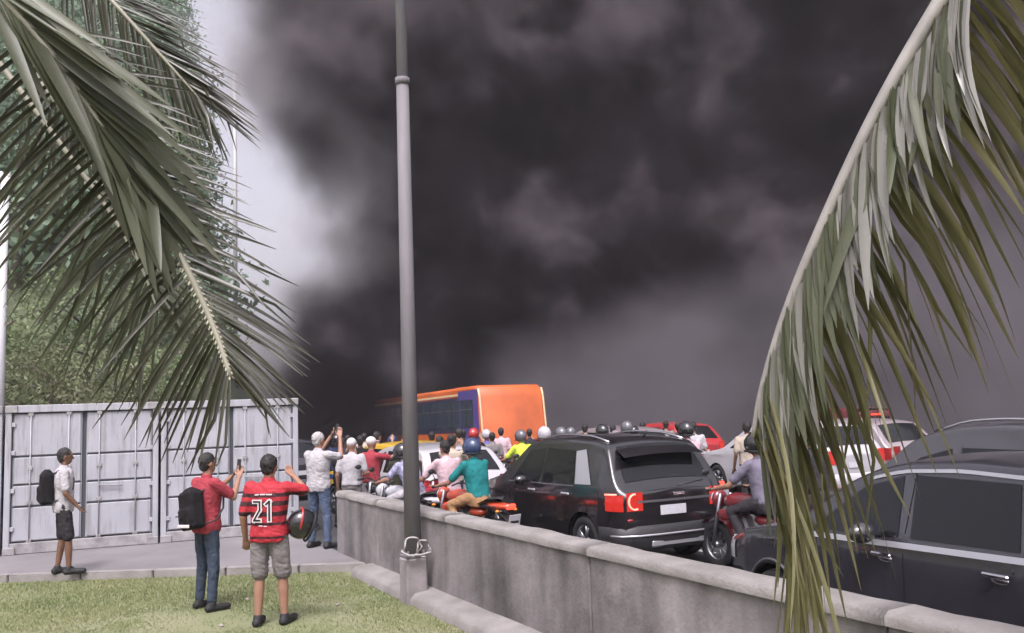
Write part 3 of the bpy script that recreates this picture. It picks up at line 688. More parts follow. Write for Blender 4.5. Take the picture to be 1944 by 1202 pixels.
bike_rider(920, 23.5, 10, M_bikeB, 'small dark motorcycle below the purple corner of the bus', 'rider in purple blue shirt below the purple corner of the bus', mat('purple_cotton', (.12, .10, .28), .9, var=.15), Dk_cloth, M_helW)
# people standing in the road
def stand(px, d, deg, label, **k): person(label, gp(px, d), fwd(deg), group='onlookers among the traffic', **k)
stand(648, 17.5, -20, 'onlooker in dark shirt just behind the raised hands of the grey haired man', shirt=Dk_cloth, pants=Dk_cloth, arms=('phone', 'phone'), skin=M_skin2)
stand(667, 15.6, -5, 'onlooker in white shirt and grey trousers behind the wall', shirt=W_cloth, pants=Grey_cloth, capm=M_cap, arms=('down', 'bent'))
stand(684, 19.0, 12, 'onlooker in black shirt between the white and the red shirts', shirt=Blk_cloth, pants=Navy_cloth, skin=M_skin2)
stand(704, 16.2, -40, 'onlooker in red shirt and white cap pointing behind the wall', shirt=Red_cloth, pants=W_cloth, capm=M_cap, arms=('bent', 'point'))
stand(692, 24.0, -10, 'distant onlooker in beige shirt close to the bus front', shirt=Beige_cloth, pants=Dk_cloth)
stand(858, 15.6, -15, 'onlooker in cream shirt behind the teal rider', shirt=Beige_cloth, pants=JD_cloth, skin=M_skin, arms=('phone', 'phone'))
stand(820, 21.0, 0, 'onlooker in orange shirt between lamp post and bus side', shirt=Or_cloth, pants=Dk_cloth)
stand(880, 22.5, 5, 'onlooker in dark blue shirt below the bus windows', shirt=Navy_cloth, pants=Dk_cloth, skin=M_skin2)
stand(952, 24.0, 0, 'onlooker in pink shirt below the orange back of the bus', shirt=Pink_cloth, pants=Dk_cloth)
stand(1222, 24.0, 0, 'onlooker in pale shirt far beyond the black car roof', shirt=W_cloth, pants=Dk_cloth)
stand(1266, 25.0, 0, 'onlooker in grey shirt far beyond the black car roof', shirt=Grey_cloth, pants=Dk_cloth)
stand(1420, 17.0, 0, 'onlooker in black and cream shirt partly behind the palm frond tip', shirt=Beige_cloth, pants=Dk_cloth, skin=M_skin2)
stand(1455, 19.0, 0, 'onlooker in dark shirt behind the palm frond tip', shirt=Dk_cloth, pants=Dk_cloth)
more = [(640, 21, Navy_cloth), (660, 22, Dk_cloth), (716, 20, Grey_cloth), (745, 22, Dk_cloth), (835, 18.5, Dk_cloth), (872, 19, Grn_cloth), (900, 20.5, Blk_cloth), (935, 21.5, Grey_cloth), (1006, 24, Dk_cloth), (1085, 21, Navy_cloth), (1112, 23, Beige_cloth), (1165, 22.5, Dk_cloth), (1205, 20.5, Red_cloth), (1290, 21.5, Dk_cloth), (1318, 19.5, W_cloth), (1480, 16, Navy_cloth), (1505, 21, Red_cloth)]
near = ['next to the pointing red shirt', 'behind the white cap', 'right of the pointing red shirt', 'above the delivery box', 'just right of the lamp post', 'behind the cream shirt', 'behind the teal shirt', 'above the white hatchback roof', 'left of the large white helmet', 'right of the large white helmet', 'left of the black helmet at the car roof', 'right of the black helmet at the car roof', 'above the middle of the car roof', 'above the far end of the car roof', 'just past the far corner of the car', 'between strands of the palm frond', 'deep behind the palm frond']
cn_ = {'navy_cotton': 'navy', 'charcoal_cotton': 'charcoal', 'grey_cotton': 'grey', 'dark_olive': 'olive', 'black_cotton': 'black', 'beige_cotton': 'beige', 'red_cotton': 'red', 'white_cotton': 'white'}
for i, ((px, d, m_), w_) in enumerate(zip(more, near)):
    k = dict(helmet=(M_helB, M_helG, M_helR, M_helN)[i % 4]) if i % 3 == 0 else {}
    stand(px, d, random.uniform(-40, 30), 'onlooker in %s shirt %s' % (cn_[m_.name], w_), shirt=m_, pants=Dk_cloth, skin=(M_skin, M_skin2)[i % 2], arms=(random.choice(['down', 'bent', 'hip']), random.choice(['down', 'phone', 'bent'])), h=random.uniform(1.62, 1.80), **k)
finalize()

# ------------------------------------------------------------------ cars
class Car:
    """surface model: x rear -> front, y to the car's left, z up"""
    def __init__(s, P): s.P = P; s.L = P['L']; s.W = P['W']
    def I(s, k, x):
        a = s.P[k]; return float(np.interp(x, [q[0] for q in a], [q[1] for q in a]))
    def zt(s, x):  # smoothed
        return sum(s.I('top', x + d) * w_ for d, w_ in ((-.06, .25), (0, .5), (.06, .25))) if .1 < x < s.L - .1 else s.I('top', x)
    def belt(s, x): return s.I('belt', x)
    def hw(s, x, z):
        w0 = s.I('plan', x) * s.W / 2; be = s.belt(x); k = 0
        if z < .55: k = -.05 * ((.55 - z) / .4) ** 2
        w_ = w0 * (1 + k) - .012 * max(0, (z - .55)) / .4
        if z > be - .04: w_ -= (z - be + .04) * s.P.get('tumble', .32)
        if abs(z - s.P.get('crease', .82)) < .05: w_ += .010 * (1 - abs(z - s.P.get('crease', .82)) / .05)
        return w_
    def zb(s, x):
        b = s.P.get('sill', .24); Ra = s.P['wr'] + .055
        for xw in s.P['wheels']:
            d = abs(x - xw)
            if d < Ra: b = max(b, s.P['wr'] + math.sqrt(Ra * Ra - d * d) * .98)
        if x < .12: b = max(b, .36)
        if x > s.L - .12: b = max(b, .30)
        return b
    def section(s, x):
        zb, zt = s.zb(x), s.zt(x); r = min(.07, (zt - zb) * .3); pts = []
        zs = sorted(set(list(np.linspace(zb, zt - r, 12))))
        for z in zs: pts.append((s.hw(x, z), z))
        w1 = s.hw(x, zt - r)
        for k in (1, 2, 3, 4):
            a = math.pi / 2 * k / 4; pts.append((w1 - r * .9 * (1 - math.cos(a)), zt - r + r * math.sin(a)))
        wt = pts[-1][0]; c = s.P.get('crown', .035)
        for k in (1, 2, 3, 4, 5):
            q = 1 - k / 5; pts.append((wt * q, zt + c * (1 - q * q)))
        return pts
    def side(s, x, z, sd, off=0.0): return Vector((x, sd * (s.hw(x, z) + off), z))
    def top(s, x, q, off=0.0):
        def f(x, q):
            p = s.section(x); wt = p[15][0]; return Vector((x, q * wt, s.zt(x) + s.P.get('crown', .035) * (1 - q * q)))
        p = f(x, q); a = f(x + .02, q) - f(x - .02, q); b = f(x, min(1, q + .05)) - f(x, max(-1, q - .05)); n = a.cross(b)
        if n.z < 0: n = -n
        if n.length > 1e-9: n.normalize()
        return p + n * off
    def body(s, parent, m):
        xs = list(np.arange(0.0, s.L + .001, .045)); xs[-1] = s.L
        for xw in s.P['wheels']:
            Ra = s.P['wr'] + .055; xs += [xw - Ra + .002, xw + Ra - .002, xw - Ra - .004, xw + Ra + .004]
        xs = sorted(set(round(x, 4) for x in xs if 0 <= x <= s.L)); secs = [s.section(x) for x in xs]
        mb = MB(); P = []
        for x, sec in zip(xs, secs):
            row = [(x, y_, z) for y_, z in sec] + [(x, -y_, z) for y_, z in sec[-2::-1]]; P.append(row)
        mb.grid(P)
        for sec, x, dr in ((secs[0], 0.0, -1), (secs[-1], s.L, 1)):
            Q = []
            for y_, z in sec[:-1]:
                Q.append([(x + dr * .05 * (1 - q * q) * min(1, max(0, (z - .3) * 3)), y_ * q, z) for q in np.linspace(-1, 1, 11)])
            c = sec[-1]; Q.append([(x, 0, c[1])] * 11); mb.grid(Q)
        o = mb.build('body', m, parent); return o
    def side_patch(s, name, xs, lo, hi, sd, m, parent, off=.006, rows=4, cols=12):
        mb = MB(); P = []
        for i in range(cols + 1):
            x = xs[0] + (xs[1] - xs[0]) * i / cols; a, b = lo(x), hi(x)
            P.append([s.side(x, a + (b - a) * j / rows, sd, off) for j in range(rows + 1)])
        mb.grid(P); return mb.build(name, m, parent)
    def poly_patch(s, name, quad, sd, m, parent, off=.006, n=10):     # quad: bl, br, tr, tl in (x, z)
        bl, br, tr, tl = [Vector(q) for q in quad]; mb = MB(); P = []
        for i in range(n + 1):
            u = i / n; a = bl.lerp(br, u); b = tl.lerp(tr, u); P.append([s.side(*(a.lerp(b, j / 4)), sd, off) for j in range(5)])
        mb.grid(P); return mb.build(name, m, parent)
    def top_patch(s, name, x0, x1, q0, q1, m, parent, off=.006, nx=8, ny=10):
        mb = MB(); P = [[s.top(x0 + (x1 - x0) * i / nx, q0 + (q1 - q0) * j / ny, off) for j in range(ny + 1)] for i in range(nx + 1)]
        mb.grid(P); return mb.build(name, m, parent)
    def rear(s, y_, z, off=0.0, end=0):
        x = 0 if end == 0 else s.L; dr = -1 if end == 0 else 1; w_ = max(.05, s.hw(x, z)); q = max(-1, min(1, y_ / w_))
        return Vector((x + dr * (.05 * (1 - q * q) * min(1, max(0, (z - .3) * 3)) + off), y_, z))
    def rear_patch(s, name, y0, y1, z0, z1, m, parent, off=.006, end=0, n=8):
        mb = MB(); P = [[s.rear(y0 + (y1 - y0) * i / n, z0 + (z1 - z0) * j / 4, off, end) for j in range(5)] for i in range(n + 1)]
        mb.grid(P); return mb.build(name, m, parent)
WHEELS = {}
def car_wheels(c, t):
    r = c.P['wr']; k = round(r, 2)
    if k not in WHEELS:
        RX = Matrix.Rotation(math.pi / 2, 4, 'X')
        ty = MB().lathe(wheel_lathe(r, .215), 32, RX).mesh('tyre')
        b = MB().lathe([(r * .64, -.09), (r * .60, -.085), (r * .57, .02), (r * .6, .085), (r * .64, .09)], 32, RX)
        for i in range(5):
            a = 2 * math.pi * i / 5
            for da in (-.16, .16): b.tube([(.04 * math.cos(a), -.075, .04 * math.sin(a)), (r * .61 * math.cos(a + da), -.085, r * .61 * math.sin(a + da))], .018, 6)
        b.lathe([(0, .08), (.06, .075), (.06, .05)], 14, RX)
        rim = b.mesh('rim'); dsc = MB().lathe([(0, -.01), (r * .56, -.01), (r * .56, .01)], 24, RX).mesh('brake_disc')
        WHEELS[k] = (ty, rim, dsc)
    ty, rim, dsc = WHEELS[k]
    for xw in c.P['wheels']:
        for sd in (1, -1):
            o = mesh_ob('wheel', ty, M_black, t); o.location = (xw, sd * (c.W / 2 - .125), r); o.rotation_euler = (0, 0, 0 if sd < 0 else math.pi)
            mesh_ob('rim', rim, M_alloy, o); mesh_ob('brake_disc', dsc, M_engine, o)
            b = MB(); P = []
            Ra = r + .055
            for i in range(15):
                a = math.pi * i / 14; P.append([(xw + Ra * math.cos(a), sd * (c.W / 2 - .03), r + Ra * math.sin(a)), (xw + Ra * math.cos(a), sd * (c.W / 2 - .36), r + Ra * math.sin(a))])
            b.grid(P); b.build('wheel_housing', M_seam, t)
    MB().box((c.L / 2, 0, .36), (c.L - .5, c.W - .78, .24)).build('underbody', M_seam, t)
def bumper(c, t, end, m, z0=.30, z1=.58, out=.07):
    xe = 0 if end == 0 else c.L; dr = -1 if end == 0 else 1; w_ = c.W / 2
    path = [(xe - dr * .42, w_ + .012), (xe - dr * .18, w_ + .004), (xe - dr * .03, w_ * .93), (xe + dr * (out - .01), w_ * .70), (xe + dr * (out + .02), w_ * .3)]
    path = path + [(x, -y_) for x, y_ in path[::-1]]; mb = MB(); P = []
    for x, y_ in path:
        P.append([(x - dr * .03, y_ * .95, z0 - .02), (x, y_, z0 + .03), (x + dr * .012, y_ * 1.004, (z0 + z1) / 2), (x, y_, z1 - .03), (x - dr * .05, y_ * .96, z1 + .01)])
    mb.grid(P); o = mb.build('bumper', m, t); return path
def car_common(c, t, paint, wins, doors, ws, rw, end_lamps=True, lit=False, tail=(.55, .96, .78, 1.0), chrome_belt=False, bump=M_plast, side_tail=.22, head=(.5, .95, .66, .82), rails=False):
    c.body(t, paint)
    for sd in (1, -1):
        for q in wins: c.poly_patch('side_window', q, sd, M_glass, t)
        for x, z0, z1 in doors: c.side_patch('door_seam', (x - .004, x + .004), lambda _: z0, lambda _: z1, sd, M_seam, t, .003, 6, 1)
    c.top_patch('windscreen', ws[0], ws[1], -.93, .93, M_glass, t)
    c.top_patch('rear_window', rw[0], rw[1], -.86, .86, M_glass, t)
    car_wheels(c, t)
    pr = bumper(c, t, 0, bump); bumper(c, t, 1, bump, .26, .52)
    for sd in (1, -1):
        y0, y1, z0, z1 = tail; W2 = c.hw(0, z0) * .985
        lm = M_tail if lit else M_tailoff
        if end_lamps:
            tl = c.rear_patch('tail_lamp', sd * y0 * W2, sd * y1 * W2, z0, z1, lm, t, .012)
            c.side_patch('lamp_wrap', (.01, side_tail), lambda x: z0, lambda x: z1 - .03, sd, lm, tl, .012, 4, 6)
        y0, y1, z0, z1 = head; W2 = c.hw(c.L, z0) * .97; y1 = min(y1, 1.0)
        hl_ = c.rear_patch('headlight', sd * y0 * W2, sd * y1 * W2, z0, z1, M_headoff, t, .012, 1)
        c.side_patch('lamp_wrap', (c.L - .30, c.L - .01), lambda x: z0 + .02, lambda x: z1, sd, M_headoff, hl_, .010, 3, 6)
        xm = ws[0] - .28; zm = c.belt(xm) + .10
        p = c.side(xm, zm - .06, sd)
        mi = MB(); mi.ball(p + Vector((0, sd * .15, .02)), (.075, .12, .075), 12, 8); mi.tube([p, p + Vector((0, sd * .1, 0))], .025, 6); mi.build('wing_mirror', paint, t)
    c.rear_patch('number_plate', -.12, .28, .70, .82, M_plate, t, .02)
    if rails:
        for sd in (1, -1):
            a, b = rails; pts = []
            for i in range(13):
                x = a + (b - a) * i / 12; p = c.top(x, sd * .93); pts.append(p + Vector((0, 0, .045 * min(1, 4 * min(i, 12 - i) / 12) + .005)))
            MB().tube(pts, .018, 6).build('roof_rail', M_chrome, t)
    return pr
def place(name, label, x, y_, head_deg, P, group='cars stuck in the jam'):   # x, y: rear centre; head_deg: turn to the left of the road direction
    t = thing(name, label, 'car', (x, y_, roadz(y_ + 2) ), math.pi / 2 + R(head_deg), group); return t, Car(P)

M_pblack = mat('paint_black', (.010, .009, .011), .28, coat=1.0)
M_pdark = mat('paint_midnight', (.034, .033, .041), .25, coat=1.0)
M_silver = mat('trim_silver', (.55, .55, .58), .3, metal=.6)
M_dsatin = mat('trim_satin', (.16, .155, .165), .4, metal=.5)
SUVP = dict(L=4.15, W=1.80, wr=.335, wheels=(.82, 3.30), tumble=.30, crown=.04, crease=.86, sill=.26,
            top=[(0, .98), (.05, 1.02), (.14, 1.10), (.42, 1.545), (.50, 1.595), (.75, 1.63), (1.5, 1.655), (2.2, 1.635), (2.55, 1.57), (3.22, 1.10), (3.4, 1.06), (3.95, .96), (4.08, .86), (4.15, .74)],
            belt=[(0, 1.03), (.4, 1.05), (3.2, .98), (4.15, .8)], plan=[(0, .86), (.06, .93), (.2, .98), (.45, 1.0), (3.4, 1.0), (3.8, .95), (4.0, .86), (4.15, .70)])
t, c = place('sport_utility_car', 'black sport utility car with glowing tail lamp behind the wall', 7.2, 9.4, 0, SUVP)
wins = [((2.02, 1.03), (2.88, 1.02), (2.48, 1.47), (2.02, 1.52)), ((1.06, 1.06), (1.95, 1.035), (1.95, 1.52), (1.20, 1.50))]
pr = car_common(c, t, M_pblack, wins, [(1.98, .38, 1.52), (1.02, .72, 1.05), (2.95, .42, 1.0)], (2.55, 3.2), (.13, .43), lit=True, tail=(.70, 1.0, .77, 1.0), side_tail=.27, rails=(.55, 2.3))
for sd in (1, -1):
    c.poly_patch('pillar_trim', ((.62, 1.075), (1.02, 1.065), (1.16, 1.49), (.92, 1.52)), sd, M_silver, t, .008)
    for x in (1.22, 2.16): 
        p = c.side(x, .93, sd, .012); MB().box(p + Vector((0, sd * .012, 0)), (.20, .03, .032), bev=.01).build('door_handle', M_silver, t)
    c.side_patch('belt_trim', (1.04, 2.95), lambda x: 1.065 - .012 * x - .02, lambda x: 1.065 - .012 * x - .005, sd, M_dsatin, t, .009, 1, 14)
    c.side_patch('sill_cladding', (1.25, 2.87), lambda x: .262, lambda x: .40, sd, M_plast, t, .010, 3, 14)
    # glowing C-shaped line on each tail lamp
    W2 = .81; L_ = []
    for q in range(15):
        a = R(100) - R(215) * q / 14
        yy = .645 + .085 * math.cos(a); zz = .885 + .095 * math.sin(a); L_.append(c.rear(sd * yy, zz, .022))
    pts = [c.side(.26, .975, sd, .02), c.side(.12, .978, sd, .02)] + L_
    MB().tube(pts, .012, 6).build('lamp_line', M_tailw, t)
    MB().ball(c.rear(sd * .72, .66, .02), (.02, .05, .022), 8, 6).build('reflector', M_tailoff, t)
c.rear_patch('tailgate_trim', -.60, .60, .865, .895, M_dsatin, t, .014)
MB().box(c.rear(-.02, .95, .02), (.01, .17, .035), bev=.004).build('badge', M_chrome, t)
c.rear_patch('tailgate_seam', -.80, .80, .585, .593, M_seam, t, .008)
MB().tube([(x - .02 * (1 if i else 1), y_ * .99, .47) for i, (x, y_) in enumerate(pr[1:-1])], .014, 6).build('bumper_strip', M_silver, t)
MB().box((-.07, 0, .36), (.05, .9, .09), bev=.02).build('skid_plate', M_silver, t)
mb = MB(); mb.grid([[c.top(.40 - .10 * u, q * .9, .012 + .03 * u) + Vector((-.12 * u, 0, .04 * u)) for q in np.linspace(-1, 1, 9)] for u in (0, .5, 1)]); mb.build('roof_spoiler', M_pblack, t)
MB().tube([c.rear(.05, 1.06, .09), c.rear(-.38, 1.10, .06)], .010, 6).build('rear_wiper', M_plast, t)
MB().tube([c.top(.62, 0, .0), c.top(.62, 0, 0) + Vector((-.08, 0, .09))], [.02, .006], 6).build('roof_aerial', M_plast, t)

NEARP = dict(L=4.62, W=1.78, wr=.325, wheels=(.80, 3.62), tumble=.34, crown=.04, crease=.90, sill=.24,
             top=[(0, .95), (.06, 1.02), (.16, 1.12), (.50, 1.50), (.62, 1.55), (1.0, 1.60), (1.7, 1.625), (2.2, 1.60), (2.5, 1.54), (2.75, 1.44), (3.32, 1.08), (3.5, 1.03), (4.15, .93), (4.5, .80), (4.62, .66)],
             belt=[(0, 1.10), (1.0, 1.085), (3.3, 1.02), (4.62, .75)], plan=[(0, .86), (.06, .92), (.25, .98), (.5, 1.0), (3.4, 1.0), (4.1, .94), (4.45, .82), (4.62, .66)])
hd_ = -7.7; phi = math.pi / 2 + R(hd_); hl0 = Vector(c2w(2.60, 6.55)).to_3d(); o_ = hl0 - Matrix.Rotation(phi, 3, 'Z') @ Vector((2.25, .89, 0))
t, c = place('hatchback_car', 'dark hatchback car with chrome door handles nearest the wall', o_.x, o_.y, hd_, NEARP); t.location.z = ROAD0
wins = [((2.15, 1.085), (3.08, 1.055), (2.58, 1.40), (2.20, 1.505)), ((1.15, 1.11), (2.03, 1.09), (2.08, 1.515), (1.22, 1.505)), ((.55, 1.14), (1.06, 1.115), (1.13, 1.495), (.80, 1.465))]
car_common(c, t, M_pdark, wins, [(2.09, .36, 1.53), (1.10, .70, 1.5), (3.14, .40, 1.05)], (2.62, 3.28), (.15, .5), tail=(.62, .97, .85, 1.08), head=(.55, 1.0, .62, .80))
for sd in (1, -1):
    for x in (1.30, 2.27):
        p = c.side(x, .955, sd, .0); MB().box(p + Vector((0, sd * .028, .0)), (.20, .026, .030), bev=.010).build('door_handle', M_chrome, t)
        MB().ball(p + Vector((-.01, 0, -.028)), (.07, .012, .028), 12, 7).build('handle_recess', M_chrome, t)
    c.side_patch('belt_trim', (.56, 3.10), lambda x: c.belt(x) - .035, lambda x: c.belt(x) + .004, sd, M_silver, t, .012, 2, 20)
    c.side_patch('door_moulding', (1.32, 3.02), lambda x: .565, lambda x: .583, sd, M_silver, t, .016, 1, 14)
    c.side_patch('sill_cladding', (1.22, 3.02), lambda x: .245, lambda x: .36, sd, M_plast, t, .010, 3, 14)
    c.side_patch('gutter_trim', (.72, 2.5), lambda x: min(1.56, c.zt(x) - .075), lambda x: min(1.585, c.zt(x) - .05), sd, M_silver, t, .010, 1, 16)
    Ra = .405; pts = [c.side(3.62 + Ra * math.cos(a), .325 + Ra * math.sin(a), sd, .006) for a in np.linspace(.1, math.pi - .1, 16)]
    MB().tube(pts, .012, 6).build('arch_lip', M_dsatin, t)

def clone_params(P, **k): Q = dict(P); Q.update(k); return Q
def simple_car(name, label, px, d, deg, paint, P=NEARP, lit=False, rails=False, xy=None, wins_=None):
    if xy is None:
        g = gp(px, d); xy = (g.x, g.y)
    t, c = place(name, label, xy[0], xy[1], deg, P)
    wn_ = wins_ or [((2.15, 1.085), (3.08, 1.055), (2.58, 1.40), (2.20, 1.505)), ((1.15, 1.11), (2.03, 1.09), (2.08, 1.515), (1.22, 1.505)), ((.55, 1.14), (1.06, 1.115), (1.13, 1.495), (.80, 1.465))]
    car_common(c, t, paint, wn_, [(2.09, .36, 1.53), (1.10, .70, 1.5)], (2.62, 3.28), (.15, .5), lit=lit, tail=(.74, 1.0, .78, 1.06), rails=rails, bump=paint)
    for sd in (1, -1):
        for x in (1.30, 2.27):
            p = c.side(x, .955, sd, .0); MB().box(p + Vector((0, sd * .02, .0)), (.20, .026, .030), bev=.010).build('door_handle', paint, t)
    return t, c
M_pgrey = mat('paint_grey', (.045, .044, .05), .3, coat=1.0); M_pwhite = mat('paint_white', (.45, .44, .46), .3, coat=.8); M_pyel = mat('paint_yellow', (.62, .38, .03), .35, coat=.6); M_pred = mat('paint_red', (.38, .025, .03), .3, coat=.8); M_ppink = mat('paint_silver_pink', (.27, .23, .24), .3, coat=.8)
BIGP = clone_params(NEARP, W=1.86, top=[(a, b + (.13 if b > 1.2 else .0)) for a, b in NEARP['top']])
simple_car('sport_utility_car', 'dark grey car with bright roof rails beyond the dark hatchback', 0, 0, 0, M_pgrey, BIGP, rails=(.7, 2.5), xy=(9.35, 4.2))
t, c = simple_car('hatchback_car', 'white hatchback just ahead of the black sport utility car', 0, 0, 3, M_pwhite, xy=(6.75, 14.6)); t.scale.z = .94
t, c = simple_car('taxi_car', 'yellow taxi beside the bus, left of the lamp post', 0, 0, 8, M_pyel, xy=gp(858, 17.6)[:2]); t.scale.z = .95
M_txb = mat('taxi_blue', (.03, .06, .25), .35)
for sd in (1, -1): c.side_patch('blue_stripe', (.3, 4.0), lambda x: .80, lambda x: .90, sd, M_txb, t, .007, 2, 20)
simple_car('hatchback_car', 'white car with lit brake lamp seen between palm leaflets', 1625, 18.5, -4, M_pwhite, lit=True)
simple_car('hatchback_car', 'pale pinkish car beyond the black sport utility car roof', 1245, 22.0, 0, M_ppink)
simple_car('hatchback_car', 'red car right of the black sport utility car', 1338, 27.0, 0, M_pred, lit=True)
simple_car('hatchback_car', 'pale car at the right above the dark grey roof', 1740, 19.5, 0, M_ppink)
simple_car('hatchback_car', 'dark car between container and grey haired man, beyond the wall', 0, 0, 10, M_pdark, xy=gp(575, 24)[:2])
VANP = clone_params(NEARP, L=4.9, W=1.95, wheels=(.9, 3.9), tumble=.12, top=[(0, 1.72), (.1, 1.82), (.4, 1.86), (3.2, 1.86), (3.5, 1.78), (4.2, 1.25), (4.5, 1.1), (4.9, .8)], belt=[(0, 1.15), (4.9, 1.1)], plan=[(0, .9), (.1, .97), (.4, 1), (4.2, 1), (4.6, .92), (4.9, .75)])
g = gp(1665, 27)
t, c = place('van', 'tall maroon van far behind the palm frond with a high brake lamp', g.x, g.y, 0, VANP)
car_common(c, t, mat('paint_maroon', (.11, .014, .02), .35, coat=.6), [((2.7, 1.2), (3.6, 1.18), (3.4, 1.6), (2.7, 1.65))], [(2.6, .36, 1.7), (1.2, .5, 1.7)], (3.45, 4.15), (.04, .09), lit=True, tail=(.75, 1.0, .9, 1.3))
c.rear_patch('rear_window', -.62, .62, 1.2, 1.6, M_glass, t, .01)
c.rear_patch('high_brake_lamp', -.22, .22, 1.65, 1.70, M_brake, t, .02)

# ------------------------------------------------------------------ bus
M_or = mat('bus_orange', (.55, .12, .03), .5, var=.22, scale=1.1, coat=.3); M_pu = mat('bus_purple', (.085, .06, .24), .4, coat=.3, var=.1, scale=2); M_cream = mat('bus_cream', (.68, .50, .30), .5)
M_bglass = mat('bus_glass', (.03, .04, .06), .12, spec=.7); M_roofw = mat('bus_roof', (.55, .52, .5), .6, var=.2)
b0 = gp(917, 29.6); BH, BW, BL = 3.12, 2.5, 10.8
bus = thing('bus', 'orange and purple city bus wrapped in black smoke', 'bus', (b0.x, b0.y, b0.z), math.pi / 2 + R(0.5)); bus.rotation_euler = (0, R(1.2), math.pi / 2 + R(0.5))
# local: x forward, y from rear-left corner (0) to right (-BW)
prof = [(0.0, .42), (-.06, .9), (.03, 1.6), (.16, 2.7), (.26, 3.02), (.42, BH), (BL - .4, BH), (BL - .12, 2.9), (BL, 1.4), (BL, .42)]
mb = MB(); rr = .10
rows = []
def inset(pf, d):
    cx, cz = BL / 2, 1.75; return [(x + (d if x < cx else -d), z - (d if z > cz else 0)) for x, z in pf]
for yy, d in ((0, .10), (-.03, .03), (-.10, 0), (-BW + .10, 0), (-BW + .03, .03), (-BW, .10)): rows.append([(x, yy, z) for x, z in inset(prof, d)] + [(inset(prof, d)[0][0], yy, .42)])
mb.grid(rows); n = len(prof)
mb.add(rows[0][:n], [tuple(range(n))], False); mb.add(rows[-1][:n], [tuple(range(n - 1, -1, -1))], False)
mb.build('body', M_or, bus)
def bpanel(name, x0, x1, z0, z1, m, parent, off=.012, side=0, slant=0.0):
    yy = off if side == 0 else -BW - off
    mb = MB(); mb.add([(x0, yy, z0), (x1, yy, z0), (x1 + slant, yy, z1), (x0 + slant, yy, z1)] + [(x0, yy - .01 * (1 if side == 0 else -1), z0), (x1, yy - .01 * (1 if side == 0 else -1), z0), (x1 + slant, yy - .01 * (1 if side == 0 else -1), z1), (x0 + slant, yy - .01 * (1 if side == 0 else -1), z1)],
           [(0, 1, 2, 3), (0, 4, 5, 1), (1, 5, 6, 2), (2, 6, 7, 3), (3, 7, 4, 0)], False); return mb.build(name, m, parent)
for side in (0, 1):
    q = bpanel('rear_quarter_panel', .18, 1.75, .9, 2.98, M_pu, bus, .010, side, .06)
    bpanel('window_band', 1.78, BL - .25, 1.55, 2.78, mat('bus_window_band', (.03, .028, .06), .4), bus, .010, side)
    bpanel('cream_stripe', 1.8, BL - .3, 2.83, 2.90, M_cream, bus, .012, side)
    x = .62
    for i, wd in enumerate((1.0, 1.25, 1.25, 1.25, 1.25, 1.25, 1.25, 1.0)):
        wv = bpanel('side_window', x, x + wd, 1.72, 2.66, M_bglass, bus, .022, side)
        bpanel('window_bar', x + wd * .5 - .02, x + wd * .5 + .02, 1.72, 2.66, M_plast, wv, .027, side)
        bpanel('vent_pane', x + .03, x + wd - .03, 2.32, 2.35, M_dsatin, wv, .028, side)
        x += wd + .09
    bpanel('skirt_panel', 1.78, BL - .3, 0.46, .70, M_pu, bus, .012, side)
    for xw in (2.9, BL - 2.6):
        RX = Matrix.Rotation(math.pi / 2, 4, 'X')
        wt = MB().lathe(wheel_lathe(.48, .28), 28, RX).build('wheel', M_black, bus); wt.location = (xw, -.15 if side == 0 else -BW + .15, .48)
        MB().lathe([(0, -.1), (.2, -.1), (.29, -.12), (.3, .12), (.2, .1), (0, .1)], 20, RX).build('rim', M_alloy, wt)
bpe = MB(); bpe.tube([(-.02, -.03, .6), (-.03, -.03, 1.0), (.02, -.03, 1.6), (.14, -.03, 2.7), (.24, -.03, 3.0)], .035, 6).build('corner_trim', M_cream, bus)
bpe = MB(); bpe.tube([(-.02, -BW + .03, .6), (-.03, -BW + .03, 1.0), (.02, -BW + .03, 1.6), (.14, -BW + .03, 2.7), (.24, -BW + .03, 3.0)], .035, 6).build('corner_trim', M_cream, bus)
for yy in (-.3, -BW + .3):
    MB().box((-.07, yy, 1.05), (.04, .26, .36), bev=.02).build('tail_lamp', M_tailoff, bus)
MB().box((-.075, -BW / 2, .62), (.08, BW - .2, .24), bev=.03).build('bumper', M_plast, bus)
MB().box((-.045, -BW / 2, 1.0), (.02, 1.1, .5), bev=.01).build('engine_hatch', M_or, bus)
MB().box((-.06, -BW / 2 + .1, .80), (.02, .4, .13)).build('number_plate', M_plate, bus)
MB().box((BL - .6, -BW / 2, 2.55), (.9, BW - .3, .3), bev=.04).build('destination_box', M_plast, bus)
MB().box((3.5, -BW / 2, BH + .03), (.9, .9, .12), bev=.04).build('roof_hatch', M_or, bus)

# ------------------------------------------------------------------ grass blades
N_ = 120000
pts = []
mx = []
r_ = rng.uniform(-7.6, .6, N_); f_ = rng.uniform(6.8, 12.6, N_)
V = []; F = []
e1v = e1; nx_, ny_ = back.x, back.y
for i in range(N_):
    x, y_ = c2w(r_[i], f_[i])
    if x > WX0 - .30: continue
    if (x - e1.x) * nx_ + (y_ - e1.y) * ny_ > -.02: continue
    den = mnoise.noise(Vector((x * .55, y_ * .55, 3.1))) + .5 * mnoise.noise(Vector((x * 1.9, y_ * 1.9, 7.7)))
    if den < -.38 + rng.uniform(-.3, .3): continue
    a = rng.uniform(0, 6.283); hh = rng.uniform(.012, .035) * (1 + den * .5); wd = rng.uniform(.003, .006); lx, ly = rng.normal(0, .018, 2)
    k = len(V); V += [(x - wd * math.cos(a), y_ - wd * math.sin(a), 0), (x + wd * math.cos(a), y_ + wd * math.sin(a), 0), (x + lx, y_ + ly, hh)]; F.append((k, k + 1, k + 2))
me = bpy.data.meshes.new('grass'); me.from_pydata(V, [], F); me.update()
